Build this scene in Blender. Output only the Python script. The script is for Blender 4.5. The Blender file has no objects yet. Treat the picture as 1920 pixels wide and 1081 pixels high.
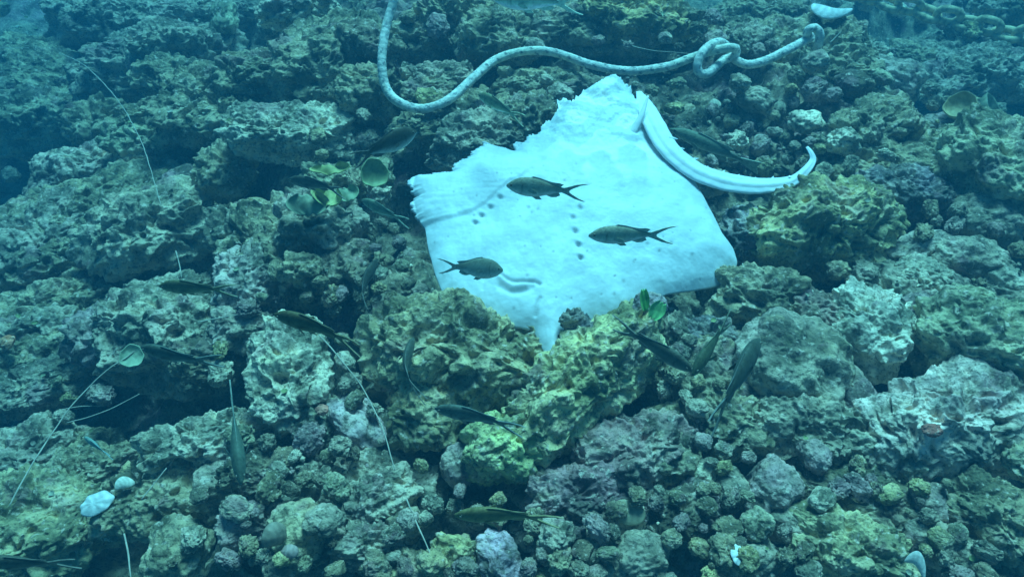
import bpy, math, random
import numpy as np
from mathutils import Vector, Matrix

random.seed(7)
R = np.random.RandomState(11)
scene = bpy.context.scene
COL = scene.collection

# ------------------------------------------------------------------ camera, light, exposure
PITCH, CAMH, HFOV = math.radians(50), 1.25, math.radians(65)
cam_d = bpy.data.cameras.new('camera')
cam = bpy.data.objects.new('camera', cam_d)
COL.objects.link(cam)
cam.location = (0, 0, CAMH)
cam.rotation_euler = (math.pi / 2 - PITCH, 0, 0)
cam_d.sensor_fit = 'HORIZONTAL'
cam_d.angle = HFOV
cam_d.clip_start, cam_d.clip_end = 0.02, 100
scene.camera = cam

SUN_EL, SUN_AZ = math.radians(56), math.radians(12)      # azimuth from +Y towards +X
world = bpy.data.worlds.new('World')
scene.world = world
world.use_nodes = True
wn, wl = world.node_tree.nodes, world.node_tree.links
wn.clear()
sky = wn.new('ShaderNodeTexSky')
sky.sky_type = 'NISHITA'
sky.sun_disc = False
sky.sun_elevation, sky.sun_rotation = SUN_EL, SUN_AZ
tint = wn.new('ShaderNodeMix')
tint.data_type, tint.blend_type = 'RGBA', 'MULTIPLY'
tint.inputs['Factor'].default_value = 1
tint.inputs['B'].default_value = (0.18, 0.80, 1.0, 1)     # daylight after a few metres of water
bg = wn.new('ShaderNodeBackground')
bg.inputs['Strength'].default_value = 0.045
wo = wn.new('ShaderNodeOutputWorld')
wl.new(sky.outputs['Color'], tint.inputs['A'])
wl.new(tint.outputs['Result'], bg.inputs['Color'])
wl.new(bg.outputs['Background'], wo.inputs['Surface'])

sun_d = bpy.data.lights.new('sun', 'SUN')
sun_d.energy = 5.0
sun_d.angle = math.radians(24)
sun_d.color = (0.34, 0.89, 0.98)
sun = bpy.data.objects.new('sun', sun_d)
COL.objects.link(sun)
sdir = Vector((math.sin(SUN_AZ) * math.cos(SUN_EL), math.cos(SUN_AZ) * math.cos(SUN_EL), math.sin(SUN_EL)))
sun.rotation_euler = sdir.to_track_quat('Z', 'Y').to_euler()
sun.location = (0, 0, 6)

vs = scene.view_settings
vs.view_transform = 'Standard'
vs.look = 'None'
vs.gamma = 1
vs.use_curve_mapping = False
vs.exposure = 0.62
scene.render.filter_size = 2.0
cy = scene.cycles
cy.use_denoising = True
cy.max_bounces = 5
cy.diffuse_bounces = 3
cy.volume_bounces = 1
cy.transparent_max_bounces = 6

# ------------------------------------------------------------------ pixel <-> world (photo pixels, 1920 x 1081)
F = 960 / math.tan(HFOV / 2)
CP = np.array([0, 0, CAMH])
FW = np.array([0, math.cos(PITCH), -math.sin(PITCH)])
UP = np.array([0, math.sin(PITCH), math.cos(PITCH)])
RT = np.array([1.0, 0, 0])


def ray_dir(px, py):
    return FW + RT * ((px - 960) / F) + UP * ((540.5 - py) / F)


def at_z(px, py, z):
    d = ray_dir(px, py)
    return CP + d * ((z - CAMH) / d[2])


def depth_of(p):
    return float(np.dot(np.asarray(p) - CP, FW))


def proj(p):
    v = np.asarray(p) - CP
    dd = v @ FW
    return 960 + F * (v @ RT) / dd, 540.5 - F * (v @ UP) / dd


# ------------------------------------------------------------------ noise
PERM = R.permutation(256).astype(np.int32)
PERM = np.concatenate([PERM, PERM, PERM])
GR = R.normal(size=(256, 3)).astype(np.float32)
GR /= np.linalg.norm(GR, axis=1, keepdims=True)
JT = R.rand(256, 3).astype(np.float32)


def hsh(x, y, z):
    return PERM[PERM[PERM[x & 255] + (y & 255)] + (z & 255)]


def perlin(p):
    p = np.asarray(p, np.float32)
    i = np.floor(p).astype(np.int32)
    f = p - i
    u = f * f * f * (f * (f * 6 - 15) + 10)
    out = np.zeros(len(p), np.float32)
    for dx in (0, 1):
        wx = u[:, 0] if dx else 1 - u[:, 0]
        for dy in (0, 1):
            wy = u[:, 1] if dy else 1 - u[:, 1]
            for dz in (0, 1):
                wz = u[:, 2] if dz else 1 - u[:, 2]
                g = GR[hsh(i[:, 0] + dx, i[:, 1] + dy, i[:, 2] + dz)]
                d = (f[:, 0] - dx) * g[:, 0] + (f[:, 1] - dy) * g[:, 1] + (f[:, 2] - dz) * g[:, 2]
                out += wx * wy * wz * d
    return out * 1.5


def fbm(p, o=4, g=0.5):
    s, a = 0, 1.0
    p = np.asarray(p, np.float32)
    for k in range(o):
        s = s + a * perlin(p + 17.3 * k)
        p = p * 2.03
        a *= g
    return s


def worley(p):
    p = np.asarray(p, np.float32)
    i = np.floor(p).astype(np.int32)
    f = p - i
    best = np.full(len(p), 9.0, np.float32)
    for dx in (-1, 0, 1):
        for dy in (-1, 0, 1):
            for dz in (-1, 0, 1):
                j = JT[hsh(i[:, 0] + dx, i[:, 1] + dy, i[:, 2] + dz)]
                d = (j[:, 0] + dx - f[:, 0]) ** 2 + (j[:, 1] + dy - f[:, 1]) ** 2 + (j[:, 2] + dz - f[:, 2]) ** 2
                np.minimum(best, d, out=best)
    return np.sqrt(best)


def sstep(a, b, x):
    t = np.clip((x - a) / (b - a), 0, 1)
    return t * t * (3 - 2 * t)


# ------------------------------------------------------------------ mesh helpers
def mesh_from(name, V, Q, smooth=True, col=None):
    """V (n,3); Q: array (m,4) or (m,3), or a list of such arrays."""
    me = bpy.data.meshes.new(name)
    Qs = Q if isinstance(Q, list) else [Q]
    Qs = [np.asarray(q, np.int32) for q in Qs if len(q)]
    V = np.asarray(V, np.float32)
    me.vertices.add(len(V))
    me.vertices.foreach_set('co', V.ravel())
    nl = sum(q.size for q in Qs)
    me.loops.add(nl)
    me.loops.foreach_set('vertex_index', np.concatenate([q.ravel() for q in Qs]))
    tot = np.concatenate([np.full(len(q), q.shape[1], np.int32) for q in Qs])
    me.polygons.add(len(tot))
    st = np.concatenate([[0], np.cumsum(tot)[:-1]]).astype(np.int32)
    me.polygons.foreach_set('loop_start', st)
    me.polygons.foreach_set('use_smooth', np.full(len(tot), smooth))
    me.update(calc_edges=True)
    if col is not None:
        a = me.attributes.new('Col', 'FLOAT_COLOR', 'POINT')
        c = np.ones((len(V), 4), np.float32)
        c[:, :3] = col
        a.data.foreach_set('color', c.ravel())
    return me


def link(name, me, mat=None, parent=None, color=None, loc=None):
    o = bpy.data.objects.new(name, me)
    COL.objects.link(o)
    if mat is not None and me is not None and not me.materials:
        me.materials.append(mat)
    if parent is not None:
        o.parent = parent
    if color is not None:
        o.color = (*color, 1)
    if loc is not None:
        o.location = loc
    return o


def tag(o, label=None, cat=None, group=None, kind=None):
    for k, v in (('label', label), ('category', cat), ('group', group), ('kind', kind)):
        if v:
            o[k] = v
    return o


_cs = {}


def cube_sphere(n):
    if n not in _cs:
        g = np.arange(n + 1)
        A, B = np.meshgrid(g, g, indexing='ij')
        A, B = A.ravel(), B.ravel()
        pts, quads, off = [], [], 0
        idx = np.arange((n + 1) ** 2).reshape(n + 1, n + 1)
        q = np.stack([idx[:-1, :-1], idx[1:, :-1], idx[1:, 1:], idx[:-1, 1:]], -1).reshape(-1, 4)
        for ax in range(3):
            for s in (0, 1):
                P = np.zeros((len(A), 3), np.int64)
                P[:, ax] = s * n
                P[:, (ax + 1) % 3] = A
                P[:, (ax + 2) % 3] = B
                pts.append(P)
                quads.append((q if s else q[:, ::-1]) + off)
                off += len(A)
        P = np.concatenate(pts)
        Q = np.concatenate(quads)
        key = P[:, 0] * (n + 1) ** 2 + P[:, 1] * (n + 1) + P[:, 2]
        _, first, inv = np.unique(key, return_index=True, return_inverse=True)
        P = P[first] / n * 2 - 1
        P = np.tan(P * math.pi / 4)
        P /= np.linalg.norm(P, axis=1, keepdims=True)
        _cs[n] = (P.astype(np.float32), inv[Q].astype(np.int32))
    return _cs[n]


def tube(path, rad, seg=12, ell=1.0):
    """closed tube along path (n,3) with radius array; returns V, [quads], ring frame data."""
    path = np.asarray(path, float)
    n = len(path)
    rad = np.broadcast_to(rad, (n,))
    T = np.gradient(path, axis=0)
    T /= np.linalg.norm(T, axis=1, keepdims=True) + 1e-12
    up = np.array([0, 0, 1.0])
    N = []
    prev = np.cross(T[0], up)
    if np.linalg.norm(prev) < 1e-3:
        prev = np.array([1.0, 0, 0])
    for t in T:
        v = prev - t * (prev @ t)
        v /= np.linalg.norm(v) + 1e-12
        N.append(v)
        prev = v
    N = np.array(N)
    B = np.cross(N, T)
    th = np.arange(seg) / seg * 2 * math.pi
    V = path[:, None] + rad[:, None, None] * (np.cos(th)[None, :, None] * N[:, None] + ell * np.sin(th)[None, :, None] * B[:, None])
    V = V.reshape(-1, 3)
    i = np.arange(n - 1)[:, None] * seg
    j = np.arange(seg)[None]
    a = i + j
    b = i + (j + 1) % seg
    Q = np.stack([a, b, b + seg, a + seg], -1).reshape(-1, 4)
    V = np.concatenate([V, path[:1], path[-1:]])
    c0, c1 = n * seg, n * seg + 1
    jj = np.arange(seg)
    T0 = np.stack([np.full(seg, c0), (jj + 1) % seg, jj], -1)
    T1 = np.stack([np.full(seg, c1), (n - 1) * seg + jj, (n - 1) * seg + (jj + 1) % seg], -1)
    return V, [Q, np.concatenate([T0, T1])]


def spline(pts, step):
    """Catmull-Rom through pts (n,k), resampled about every STEP in the first three columns."""
    P = np.asarray(pts, float)
    P = np.concatenate([[2 * P[0] - P[1]], P, [2 * P[-1] - P[-2]]])
    out = []
    for k in range(1, len(P) - 2):
        p0, p1, p2, p3 = P[k - 1:k + 3]
        m = max(2, int(np.linalg.norm((p2 - p1)[:3]) / step))
        t = (np.arange(m) / m)[:, None]
        out.append(0.5 * (2 * p1 + (p2 - p0) * t + (2 * p0 - 5 * p1 + 4 * p2 - p3) * t ** 2 + (3 * p1 - p0 - 3 * p2 + p3) * t ** 3))
    out.append(P[-2:-1])
    return np.concatenate(out)


class Join:
    def __init__(s):
        s.V, s.Q, s.C, s.n = [], {3: [], 4: []}, [], 0

    def add(s, V, Qs, col=(1, 1, 1)):
        V = np.asarray(V)
        s.V.append(V)
        c = np.empty((len(V), 3), np.float32)
        c[:] = col
        s.C.append(c)
        for q in (Qs if isinstance(Qs, list) else [Qs]):
            q = np.asarray(q)
            if len(q):
                s.Q[q.shape[1]].append(q + s.n)
        s.n += len(V)

    def mesh(s, name, smooth=True):
        Q = [np.concatenate(v) for v in s.Q.values() if v]
        return mesh_from(name, np.concatenate(s.V), Q, smooth, np.concatenate(s.C))


# ------------------------------------------------------------------ materials
def new_mat(name):
    m = bpy.data.materials.new(name)
    m.use_nodes = True
    nt = m.node_tree
    bsdf = nt.nodes['Principled BSDF']
    return m, nt, bsdf


def N(nt, typ, **kw):
    n = nt.nodes.new(typ)
    for k, v in kw.items():
        if k in n.inputs:
            n.inputs[k].default_value = v
        else:
            setattr(n, k, v)
    return n


def mixc(nt, fac, a, b, blend='MIX'):
    m = nt.nodes.new('ShaderNodeMix')
    m.data_type, m.blend_type = 'RGBA', blend
    for sock, v in ((m.inputs[0], fac), (m.inputs[6], a), (m.inputs[7], b)):
        if hasattr(v, 'is_linked'):
            nt.links.new(v, sock)
        else:
            sock.default_value = v if not isinstance(v, tuple) or len(v) == 4 else (*v, 1)
    return m.outputs[2]


def ramp(nt, src, a, b, lo=0.0, hi=1.0):
    m = nt.nodes.new('ShaderNodeMapRange')
    m.interpolation_type = 'SMOOTHSTEP'
    m.inputs['From Min'].default_value = a
    m.inputs['From Max'].default_value = b
    m.inputs['To Min'].default_value = lo
    m.inputs['To Max'].default_value = hi
    nt.links.new(src, m.inputs['Value'])
    return m.outputs['Result']


def rock_material(name, use_attr=False, scale=1.0, rough=0.9):
    m, nt, bs = new_mat(name)
    tc = N(nt, 'ShaderNodeTexCoord')
    oi = N(nt, 'ShaderNodeObjectInfo')
    va = N(nt, 'ShaderNodeVectorMath', operation='ADD')
    sc = N(nt, 'ShaderNodeMath', operation='MULTIPLY')
    sc.inputs[1].default_value = 37.0
    nt.links.new(oi.outputs['Random'], sc.inputs[0])
    nt.links.new(tc.outputs['Object'], va.inputs[0])
    nt.links.new(sc.outputs[0], va.inputs[1])
    vec = va.outputs[0]

    def noise(s, d=4, r=0.6):
        n = N(nt, 'ShaderNodeTexNoise', Scale=s * scale, Detail=d, Roughness=r)
        nt.links.new(vec, n.inputs['Vector'])
        return n.outputs['Fac']
    if use_attr:
        at = N(nt, 'ShaderNodeAttribute', attribute_name='Col')
        base = at.outputs['Color']
    else:
        base = oi.outputs['Color']
    geo = N(nt, 'ShaderNodeNewGeometry')

    def wnoise(s, d=4, off=0.0):
        n = N(nt, 'ShaderNodeTexNoise', Scale=s, Detail=d, Roughness=.65)
        a = N(nt, 'ShaderNodeVectorMath', operation='ADD')
        a.inputs[1].default_value = (off, off * .7, off * 1.3)
        nt.links.new(geo.outputs['Position'], a.inputs[0])
        nt.links.new(a.outputs[0], n.inputs['Vector'])
        return n.outputs['Fac']
    shared = mixc(nt, ramp(nt, wnoise(5.0), .40, .60), (.30, .25, .16), (.52, .44, .32))
    shared = mixc(nt, ramp(nt, wnoise(7.0, 4, 5.0), .52, .64), shared, (.36, .27, .25))
    shared = mixc(nt, ramp(nt, wnoise(9.0, 4, 11.0), .56, .66), shared, (.48, .40, .24))
    base = mixc(nt, ramp(nt, wnoise(16.0, 4, 21.0), .38, .66, .05, .6), base, shared)
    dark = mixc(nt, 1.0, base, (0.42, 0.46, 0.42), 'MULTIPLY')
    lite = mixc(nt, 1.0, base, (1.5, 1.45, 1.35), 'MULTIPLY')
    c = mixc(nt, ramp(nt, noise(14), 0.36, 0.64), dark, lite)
    c = mixc(nt, ramp(nt, noise(11.3), 0.57, 0.66, 0, 0.4), c, (0.34, 0.18, 0.20))       # coralline patches
    c = mixc(nt, ramp(nt, noise(23), 0.56, 0.68, 0, 0.7), c, (0.05, 0.06, 0.03))          # dark turf
    c = mixc(nt, ramp(nt, noise(31), 0.60, 0.70, 0, 0.45), c, (0.48, 0.38, 0.22))          # yellow-green film
    c = mixc(nt, ramp(nt, noise(75, 3), 0.57, 0.68, 0, 0.8), c, (0.70, 0.57, 0.44))      # pale crust specks
    c = mixc(nt, ramp(nt, noise(140, 2), 0.52, 0.66, 0, 0.6), c, (0.06, 0.065, 0.05))
    nt.links.new(c, bs.inputs['Base Color'])
    bs.inputs['Roughness'].default_value = rough
    bs.inputs['Specular IOR Level'].default_value = 0.15
    b = N(nt, 'ShaderNodeBump', Strength=0.9, Distance=0.006)
    add = N(nt, 'ShaderNodeMath', operation='ADD')
    nt.links.new(noise(120, 4, 0.7), add.inputs[0])
    nt.links.new(noise(55, 3), add.inputs[1])
    nt.links.new(add.outputs[0], b.inputs['Height'])
    nt.links.new(b.outputs['Normal'], bs.inputs['Normal'])
    return m


def plain_material(name, rough=0.7, bump=0.0, bscale=200, spec=0.2, vary=0.25, vscale=40, attr=True):
    m, nt, bs = new_mat(name)
    tc = N(nt, 'ShaderNodeTexCoord')
    oi = N(nt, 'ShaderNodeObjectInfo')
    at = N(nt, 'ShaderNodeAttribute', attribute_name='Col')
    n = N(nt, 'ShaderNodeTexNoise', Scale=vscale, Detail=4)
    nt.links.new(tc.outputs['Object'], n.inputs['Vector'])
    c = mixc(nt, 1.0, at.outputs['Color'], oi.outputs['Color'], 'MULTIPLY') if attr else oi.outputs['Color']
    d = mixc(nt, 1.0, c, (1 - vary, 1 - vary, 1 - vary), 'MULTIPLY')
    nt.links.new(mixc(nt, ramp(nt, n.outputs['Fac'], 0.35, 0.65), d, c), bs.inputs['Base Color'])
    bs.inputs['Roughness'].default_value = rough
    bs.inputs['Specular IOR Level'].default_value = spec
    if bump:
        n2 = N(nt, 'ShaderNodeTexNoise', Scale=bscale, Detail=3)
        nt.links.new(tc.outputs['Object'], n2.inputs['Vector'])
        b = N(nt, 'ShaderNodeBump', Strength=bump, Distance=0.003)
        nt.links.new(n2.outputs['Fac'], b.inputs['Height'])
        nt.links.new(b.outputs['Normal'], bs.inputs['Normal'])
    return m


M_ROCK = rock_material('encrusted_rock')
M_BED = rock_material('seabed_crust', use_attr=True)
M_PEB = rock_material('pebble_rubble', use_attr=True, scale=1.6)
M_SKIN = plain_material('ray_skin', rough=0.55, bump=0.25, bscale=90, vary=0.05, vscale=25)
M_FISH = plain_material('fish_skin', rough=0.6, bump=0.25, bscale=420, spec=0.15, vary=0.25, vscale=120)
M_FIN = plain_material('fish_fin', rough=0.5, vary=0.3, vscale=150)
M_EYE = plain_material('fish_eye', rough=0.15, spec=0.5, vary=0.0)
M_ROPE = plain_material('rope_fibre', rough=0.85, bump=0.7, bscale=260, vary=0.3, vscale=70)
M_IRON = plain_material('overgrown_iron', rough=0.9, bump=0.9, bscale=90, vary=0.6, vscale=45)
M_SHELL = plain_material('shell', rough=0.5, bump=0.4, bscale=150, vary=0.2, vscale=60)
M_ALGA = plain_material('alga_frond', rough=0.6, bump=0.3, bscale=160, vary=0.35, vscale=70)
M_STEM = plain_material('dry_stem', rough=0.8, vary=0.3, vscale=50)

# ------------------------------------------------------------------ height map of what has been built
HX0, HY0, HC = -3.0, -0.4, 0.006
HW, HH = int(6.0 / HC), int(4.0 / HC)
HM = np.full((HW, HH), -1.0, np.float32)


def splat(V):
    ix = ((V[:, 0] - HX0) / HC).astype(int)
    iy = ((V[:, 1] - HY0) / HC).astype(int)
    ok = (ix >= 0) & (ix < HW) & (iy >= 0) & (iy < HH)
    np.maximum.at(HM, (ix[ok], iy[ok]), V[ok, 2])


def height(x, y, r=1):
    ix, iy = int((x - HX0) / HC), int((y - HY0) / HC)
    if not (r <= ix < HW - r and r <= iy < HH - r):
        return -0.05
    return float(HM[ix - r:ix + r + 1, iy - r:iy + r + 1].max())


def steep(x, y, r=2):
    ix, iy = int((x - HX0) / HC), int((y - HY0) / HC)
    if not (r <= ix < HW - r and r <= iy < HH - r):
        return 0.0
    w = HM[ix - r:ix + r + 1, iy - r:iy + r + 1]
    return float(w.max() - w.min())


def on_top(px, py, lift=0.0, r=2, z0=0.06):
    """the point seen at the pixel, resting on what is already built"""
    z = z0
    for _ in range(12):
        p = at_z(px, py, z)
        z = 0.5 * z + 0.5 * (height(p[0], p[1], r) + lift)
    p = at_z(px, py, z)
    return np.array([p[0], p[1], max(z, height(p[0], p[1], r) + lift)])


# ------------------------------------------------------------------ ray outline (used to keep its bed clear)
OUT = [(1152, 145), (1168, 160), (1190, 184), (1214, 196), (1226, 212), (1230, 240), (1252, 272), (1300, 335), (1330, 385), (1352, 432),
       (1378, 458), (1388, 478), (1380, 496), (1352, 516), (1310, 534), (1250, 548), (1215, 562), (1170, 582), (1120, 598), (1075, 612),
       (1058, 656), (1040, 694), (1020, 660), (1000, 622), (960, 616), (925, 606), (890, 590), (850, 570), (828, 545), (814, 510), (803, 470),
       (797, 428), (782, 412), (775, 380), (773, 350), (779, 330), (812, 330), (845, 327), (862, 310), (886, 288), (915, 275), (942, 280), (964, 288),
       (985, 270), (1010, 250), (1034, 218), (1052, 205), (1042, 192), (1062, 188), (1074, 196), (1098, 172), (1120, 156), (1136, 152)]
OUTP = np.array(OUT, float)


def in_ray(px, py, grow=0):
    x, y = px, py
    if grow:
        c = OUTP.mean(0)
        v = np.array([px, py]) - c
        L = np.linalg.norm(v)
        x, y = c + v * max(0, L - grow) / (L + 1e-6)
    ins = False
    j = len(OUTP) - 1
    for i in range(len(OUTP)):
        xi, yi = OUTP[i]
        xj, yj = OUTP[j]
        if (yi > y) != (yj > y) and x < (xj - xi) * (y - yi) / (yj - yi) + xi:
            ins = not ins
        j = i
    return ins


RC = at_z(1085, 400, 0.13)


def ray_z(x, y):
    return 0.115 + 0.10 * (y - RC[1]) - 0.02 * (x - RC[0])


# ------------------------------------------------------------------ seabed
def gauss(x, y, px, py, r):
    p = at_z(px, py, 0)
    return np.exp(-((x - p[0]) ** 2 + (y - p[1]) ** 2) / (2 * r * r))


def slope(x, y):
    """the reef falls away towards the left-hand side and the far right corner"""
    return -0.52 * np.clip(-x - 0.42, 0, 1.6) - 0.35 * np.clip(x + 1.1 * (y - 1.75) - 0.75, 0, 1.2)


def bed_base(x, y):
    z = -0.150 + slope(x, y)
    for px, py, r, h in ((1500, 200, .22, .10), (1800, 480, .25, .10), (1000, 900, .18, .05), (700, 520, .12, .08), (1150, 150, .25, .09), (1400, 1000, .3, .07),
                         (1700, 120, .3, .06), (600, 950, .15, .05), (1900, 200, .3, .08), (1085, 380, .22, .04),
                         (350, 260, .12, -.16), (150, 800, .12, -.2), (250, 760, .10, -.16), (620, 400, .08, -.1), (420, 560, .1, -.08), (30, 400, .2, -.08), (470, 20, .3, -.06), (30, 30, .4, -.08),
                         (820, 880, .1, -.06), (640, 700, .07, -.05), (780, 100, .14, -.08), (1300, 600, .07, -.08), (1900, 900, .1, -.1), (900, 170, .06, -.05)):
        z = z + h * gauss(x, y, px, py, r)
    return z


def crust(q, lump=0.05, la=0.012, l2=0.021, l2a=0.0055, pit=0.050, pa=0.015, fine=0.010, fa=0.0046, p2=0.017, p2a=0.005, ra=0.008):
    """metres of relief for points q (metres): jagged ridges, lumps, pits of two sizes and a fine grain"""
    w = np.stack([perlin(q / lump * 0.8 + 5), perlin(q / lump * 0.8 + 31), perlin(q / lump * 0.8 + 77)], -1)
    qq = q + w * lump * 0.7
    d = la * (0.55 - worley(qq / lump) ** 2)
    d = d + ra * (0.35 - np.abs(perlin(qq / (lump * .75) + 7)) - .5 * np.abs(perlin(qq / (lump * .34) + 27)))
    d = d + l2a * (0.5 - worley(qq / l2 + 9) ** 2)
    d = d - pa * (1 - sstep(0.10, 0.42, worley(qq / pit + 41)))
    d = d - p2a * (1 - sstep(0.12, 0.45, worley(qq / p2 + 23)))
    d = d + fa * fbm(q / fine, 2)
    return d


def axis(lo, hi, step, far, n):
    core = np.arange(lo, hi, step)
    g = np.geomspace(step, 1.0, n)
    g = np.cumsum(g)
    return np.concatenate([(lo - g * far / g[-1])[::-1], core, hi + g * far / g[-1]])


ax_, ay_ = axis(-1.75, 1.75, 0.0048, 7.0, 46), axis(0.3, 2.65, 0.0048, 7.0, 46)
GX, GY = np.meshgrid(ax_, ay_, indexing='ij')
gx, gy = GX.ravel(), GY.ravel()
P3 = np.stack([gx, gy, 0 * gx], -1)
big = fbm(P3 / 0.30 + 3, 3)
gz = bed_base(gx, gy) + 0.075 * big
rr = np.hypot(gx, gy - 1.3)
gz = gz + 0.10 * np.clip(rr - 1.9, 0, 1.5) * (0.6 + fbm(P3 / 0.6 + 8, 2))
P3[:, 2] = gz
rel = crust(P3, lump=0.085, la=0.035, l2=0.03, l2a=0.010, pit=0.075, pa=0.028, fine=0.011, fa=0.005, ra=.02)
gz = gz + rel
V = np.stack([gx + 0.012 * perlin(P3 / 0.035), gy + 0.012 * perlin(P3 / 0.035 + 50), gz], -1)
idx = np.arange(len(gx)).reshape(GX.shape)
Q = np.stack([idx[:-1, :-1], idx[1:, :-1], idx[1:, 1:], idx[:-1, 1:]], -1).reshape(-1, 4)
t1 = sstep(-0.2, 0.3, fbm(P3 / 0.13 + 60, 3))[:, None]
t2 = sstep(0.1, 0.35, fbm(P3 / 0.16 + 90, 3))[:, None]
bc = (1 - t1) * np.array([0.24, 0.19, 0.13]) + t1 * np.array([0.42, 0.32, 0.22])
bc = (1 - t2) * bc + t2 * np.array([0.36, 0.23, 0.23])
bed = link('seabed', mesh_from('seabed', V, Q, True, bc), M_BED)
bed['kind'] = 'structure'
splat(V)

# ------------------------------------------------------------------ rocks
OLIVE, YEL, PALE, MAUVE = (.36, .29, .18), (.54, .44, .21), (.64, .54, .41), (.40, .28, .27)
GREY, DARK, CREAM, GREEN = (.42, .34, .26), (.21, .16, .11), (.80, .70, .57), (.42, .38, .24)
OCHRE = (.50, .38, .20)
COLWORD = {OLIVE: 'olive', YEL: 'yellow-green', PALE: 'pale', MAUVE: 'mauve', GREY: 'grey-green', DARK: 'dark', CREAM: 'cream', GREEN: 'green', OCHRE: 'ochre'}

STYLE = {
    'crust': dict(low=.34, box=2.6, kw=dict()),
    'knob': dict(low=.34, box=2.4, kw=dict(la=.018, l2a=.009, pa=.018, ra=.009)),
    'pit': dict(low=.30, box=2.8, kw=dict(la=.009, l2a=.005, pit=.032, pa=.015)),
    'slab': dict(low=.22, box=4.0, kw=dict(la=.009, l2a=.005, pa=.012, ra=.009)),
    'lump': dict(low=.22, box=2.2, kw=dict(la=.011, l2a=.008, pa=.013, ra=.006)),
    'smooth': dict(low=.24, box=2.5, kw=dict(la=.006, l2a=.003, pa=.005, fa=.002, p2a=.002, ra=.003)),
}


def rock_shape(a, b, c, n, style, seed):
    S = STYLE[style]
    P, Qd = cube_sphere(n)
    off = np.array([seed * 3.17 % 50, seed * 7.31 % 50, seed * 1.93 % 50], np.float32)
    e = S['box']
    s = (np.abs(P) ** e).sum(1) ** (-1 / e)
    P = P * s[:, None]
    low = fbm(P * 1.15 + off, 3)
    r = 1 + S['low'] * low
    D = np.array([a, b, c], np.float32)
    V = P * r[:, None] * D
    nrm = P / D
    nrm /= np.linalg.norm(nrm, axis=1, keepdims=True)
    k = min(1.6, max(0.3, (a * b * c) ** (1 / 3) / 0.075))
    kw = dict(lump=.05, la=.012, l2=.021, l2a=.0055, pit=.050, pa=.015, fine=.010, fa=.0046, p2=.017, p2a=.005, ra=.008)
    kw.update(S['kw'])
    kk = k ** 0.6
    kw = {q: v * kk for q, v in kw.items()}
    d = crust(V + off * 0.37, **kw)
    V = V + nrm * d[:, None]
    # small sideways wobble gives overhangs
    V = V + np.stack([perlin(V / .03 + off), perlin(V / .03 + off + 20), perlin(V / .03 + off + 40)], -1) * (.005 * kk if style != 'smooth' else .001)
    return V, Qd


ROCKS = []          # (object, centre, colour word, landmark text)
LAND = []           # (px, py, short text)


def rock(px, py, hw, hh, rot, style, col, label=None, short=None, lift=0.30, k=0.9, z0=None, cat='rock', name='rock'):
    seed = len(ROCKS) + 1
    zc = 0.02 if z0 is None else z0
    for _ in range(4):
        q_ = at_z(px, py, zc)
        zc = (0.02 if z0 is None else z0) + float(slope(q_[0], q_[1]))
    dp = depth_of(at_z(px, py, zc))
    a = hw * dp / F
    b = hh * dp / F / math.sqrt(math.sin(PITCH) ** 2 + (k * math.cos(PITCH)) ** 2)
    c = k * min(a, b) * 1.0 if b < a * 1.3 else k * a
    zc += lift * c
    ctr = at_z(px, py, zc)
    n = int(min(190, max(14, 1.75 * max(hw, hh) * 1024 / 1920)))
    V, Qd = rock_shape(a, b, c, n, style, seed)
    th = math.atan2(math.sin(math.radians(rot)), math.cos(math.radians(rot)) * math.sin(PITCH))
    o = link(name, mesh_from(name, V, Qd), M_ROCK, color=col, loc=ctr)
    o.rotation_euler.z = th
    ct, st = math.cos(th), math.sin(th)
    W = np.stack([V[:, 0] * ct - V[:, 1] * st, V[:, 0] * st + V[:, 1] * ct, V[:, 2]], -1) + ctr
    splat(W)
    tag(o, label, cat)
    ROCKS.append([o, px, py, hw, col, label])
    if short:
        LAND.append((px, py, short))
    return o


# -- broad masses that tie the smaller rocks together
for q in ((225, 440, 235, 120, 14, 'pit', OLIVE), (110, 640, 210, 110, 20, 'pit', OLIVE), (480, 195, 190, 78, 4, 'crust', OLIVE), (310, 125, 150, 80, 0, 'crust', GREY), (120, 190, 170, 90, -8, 'crust', OLIVE),
          (1690, 330, 190, 100, -8, 'crust', OLIVE), (1770, 590, 200, 110, -14, 'crust', GREY), (1690, 975, 230, 80, -12, 'crust', OLIVE), (1150, 930, 180, 90, 5, 'crust', (.30, .22, .19)), (930, 240, 150, 74, 6, 'crust', OLIVE),
          (1130, 55, 210, 66, 0, 'crust', OLIVE), (1480, 110, 170, 80, -6, 'crust', OLIVE), (400, 905, 200, 74, 8, 'crust', OLIVE), (640, 120, 120, 90, 0, 'crust', OLIVE), (560, 470, 150, 90, -6, 'crust', OLIVE), (880, 60, 130, 60, 0, 'crust', OLIVE),
          (1830, 130, 170, 70, 4, 'pit', GREY), (640, 960, 170, 90, 10, 'crust', GREY), (1400, 760, 170, 110, -10, 'crust', OLIVE), (330, 620, 150, 90, 0, 'crust', GREY), (60, 920, 160, 90, 15, 'pit', OLIVE), (330, 30, 200, 50, 0, 'crust', GREY)):
    rock(*q, None, None, lift=-.5, k=.62)

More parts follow.
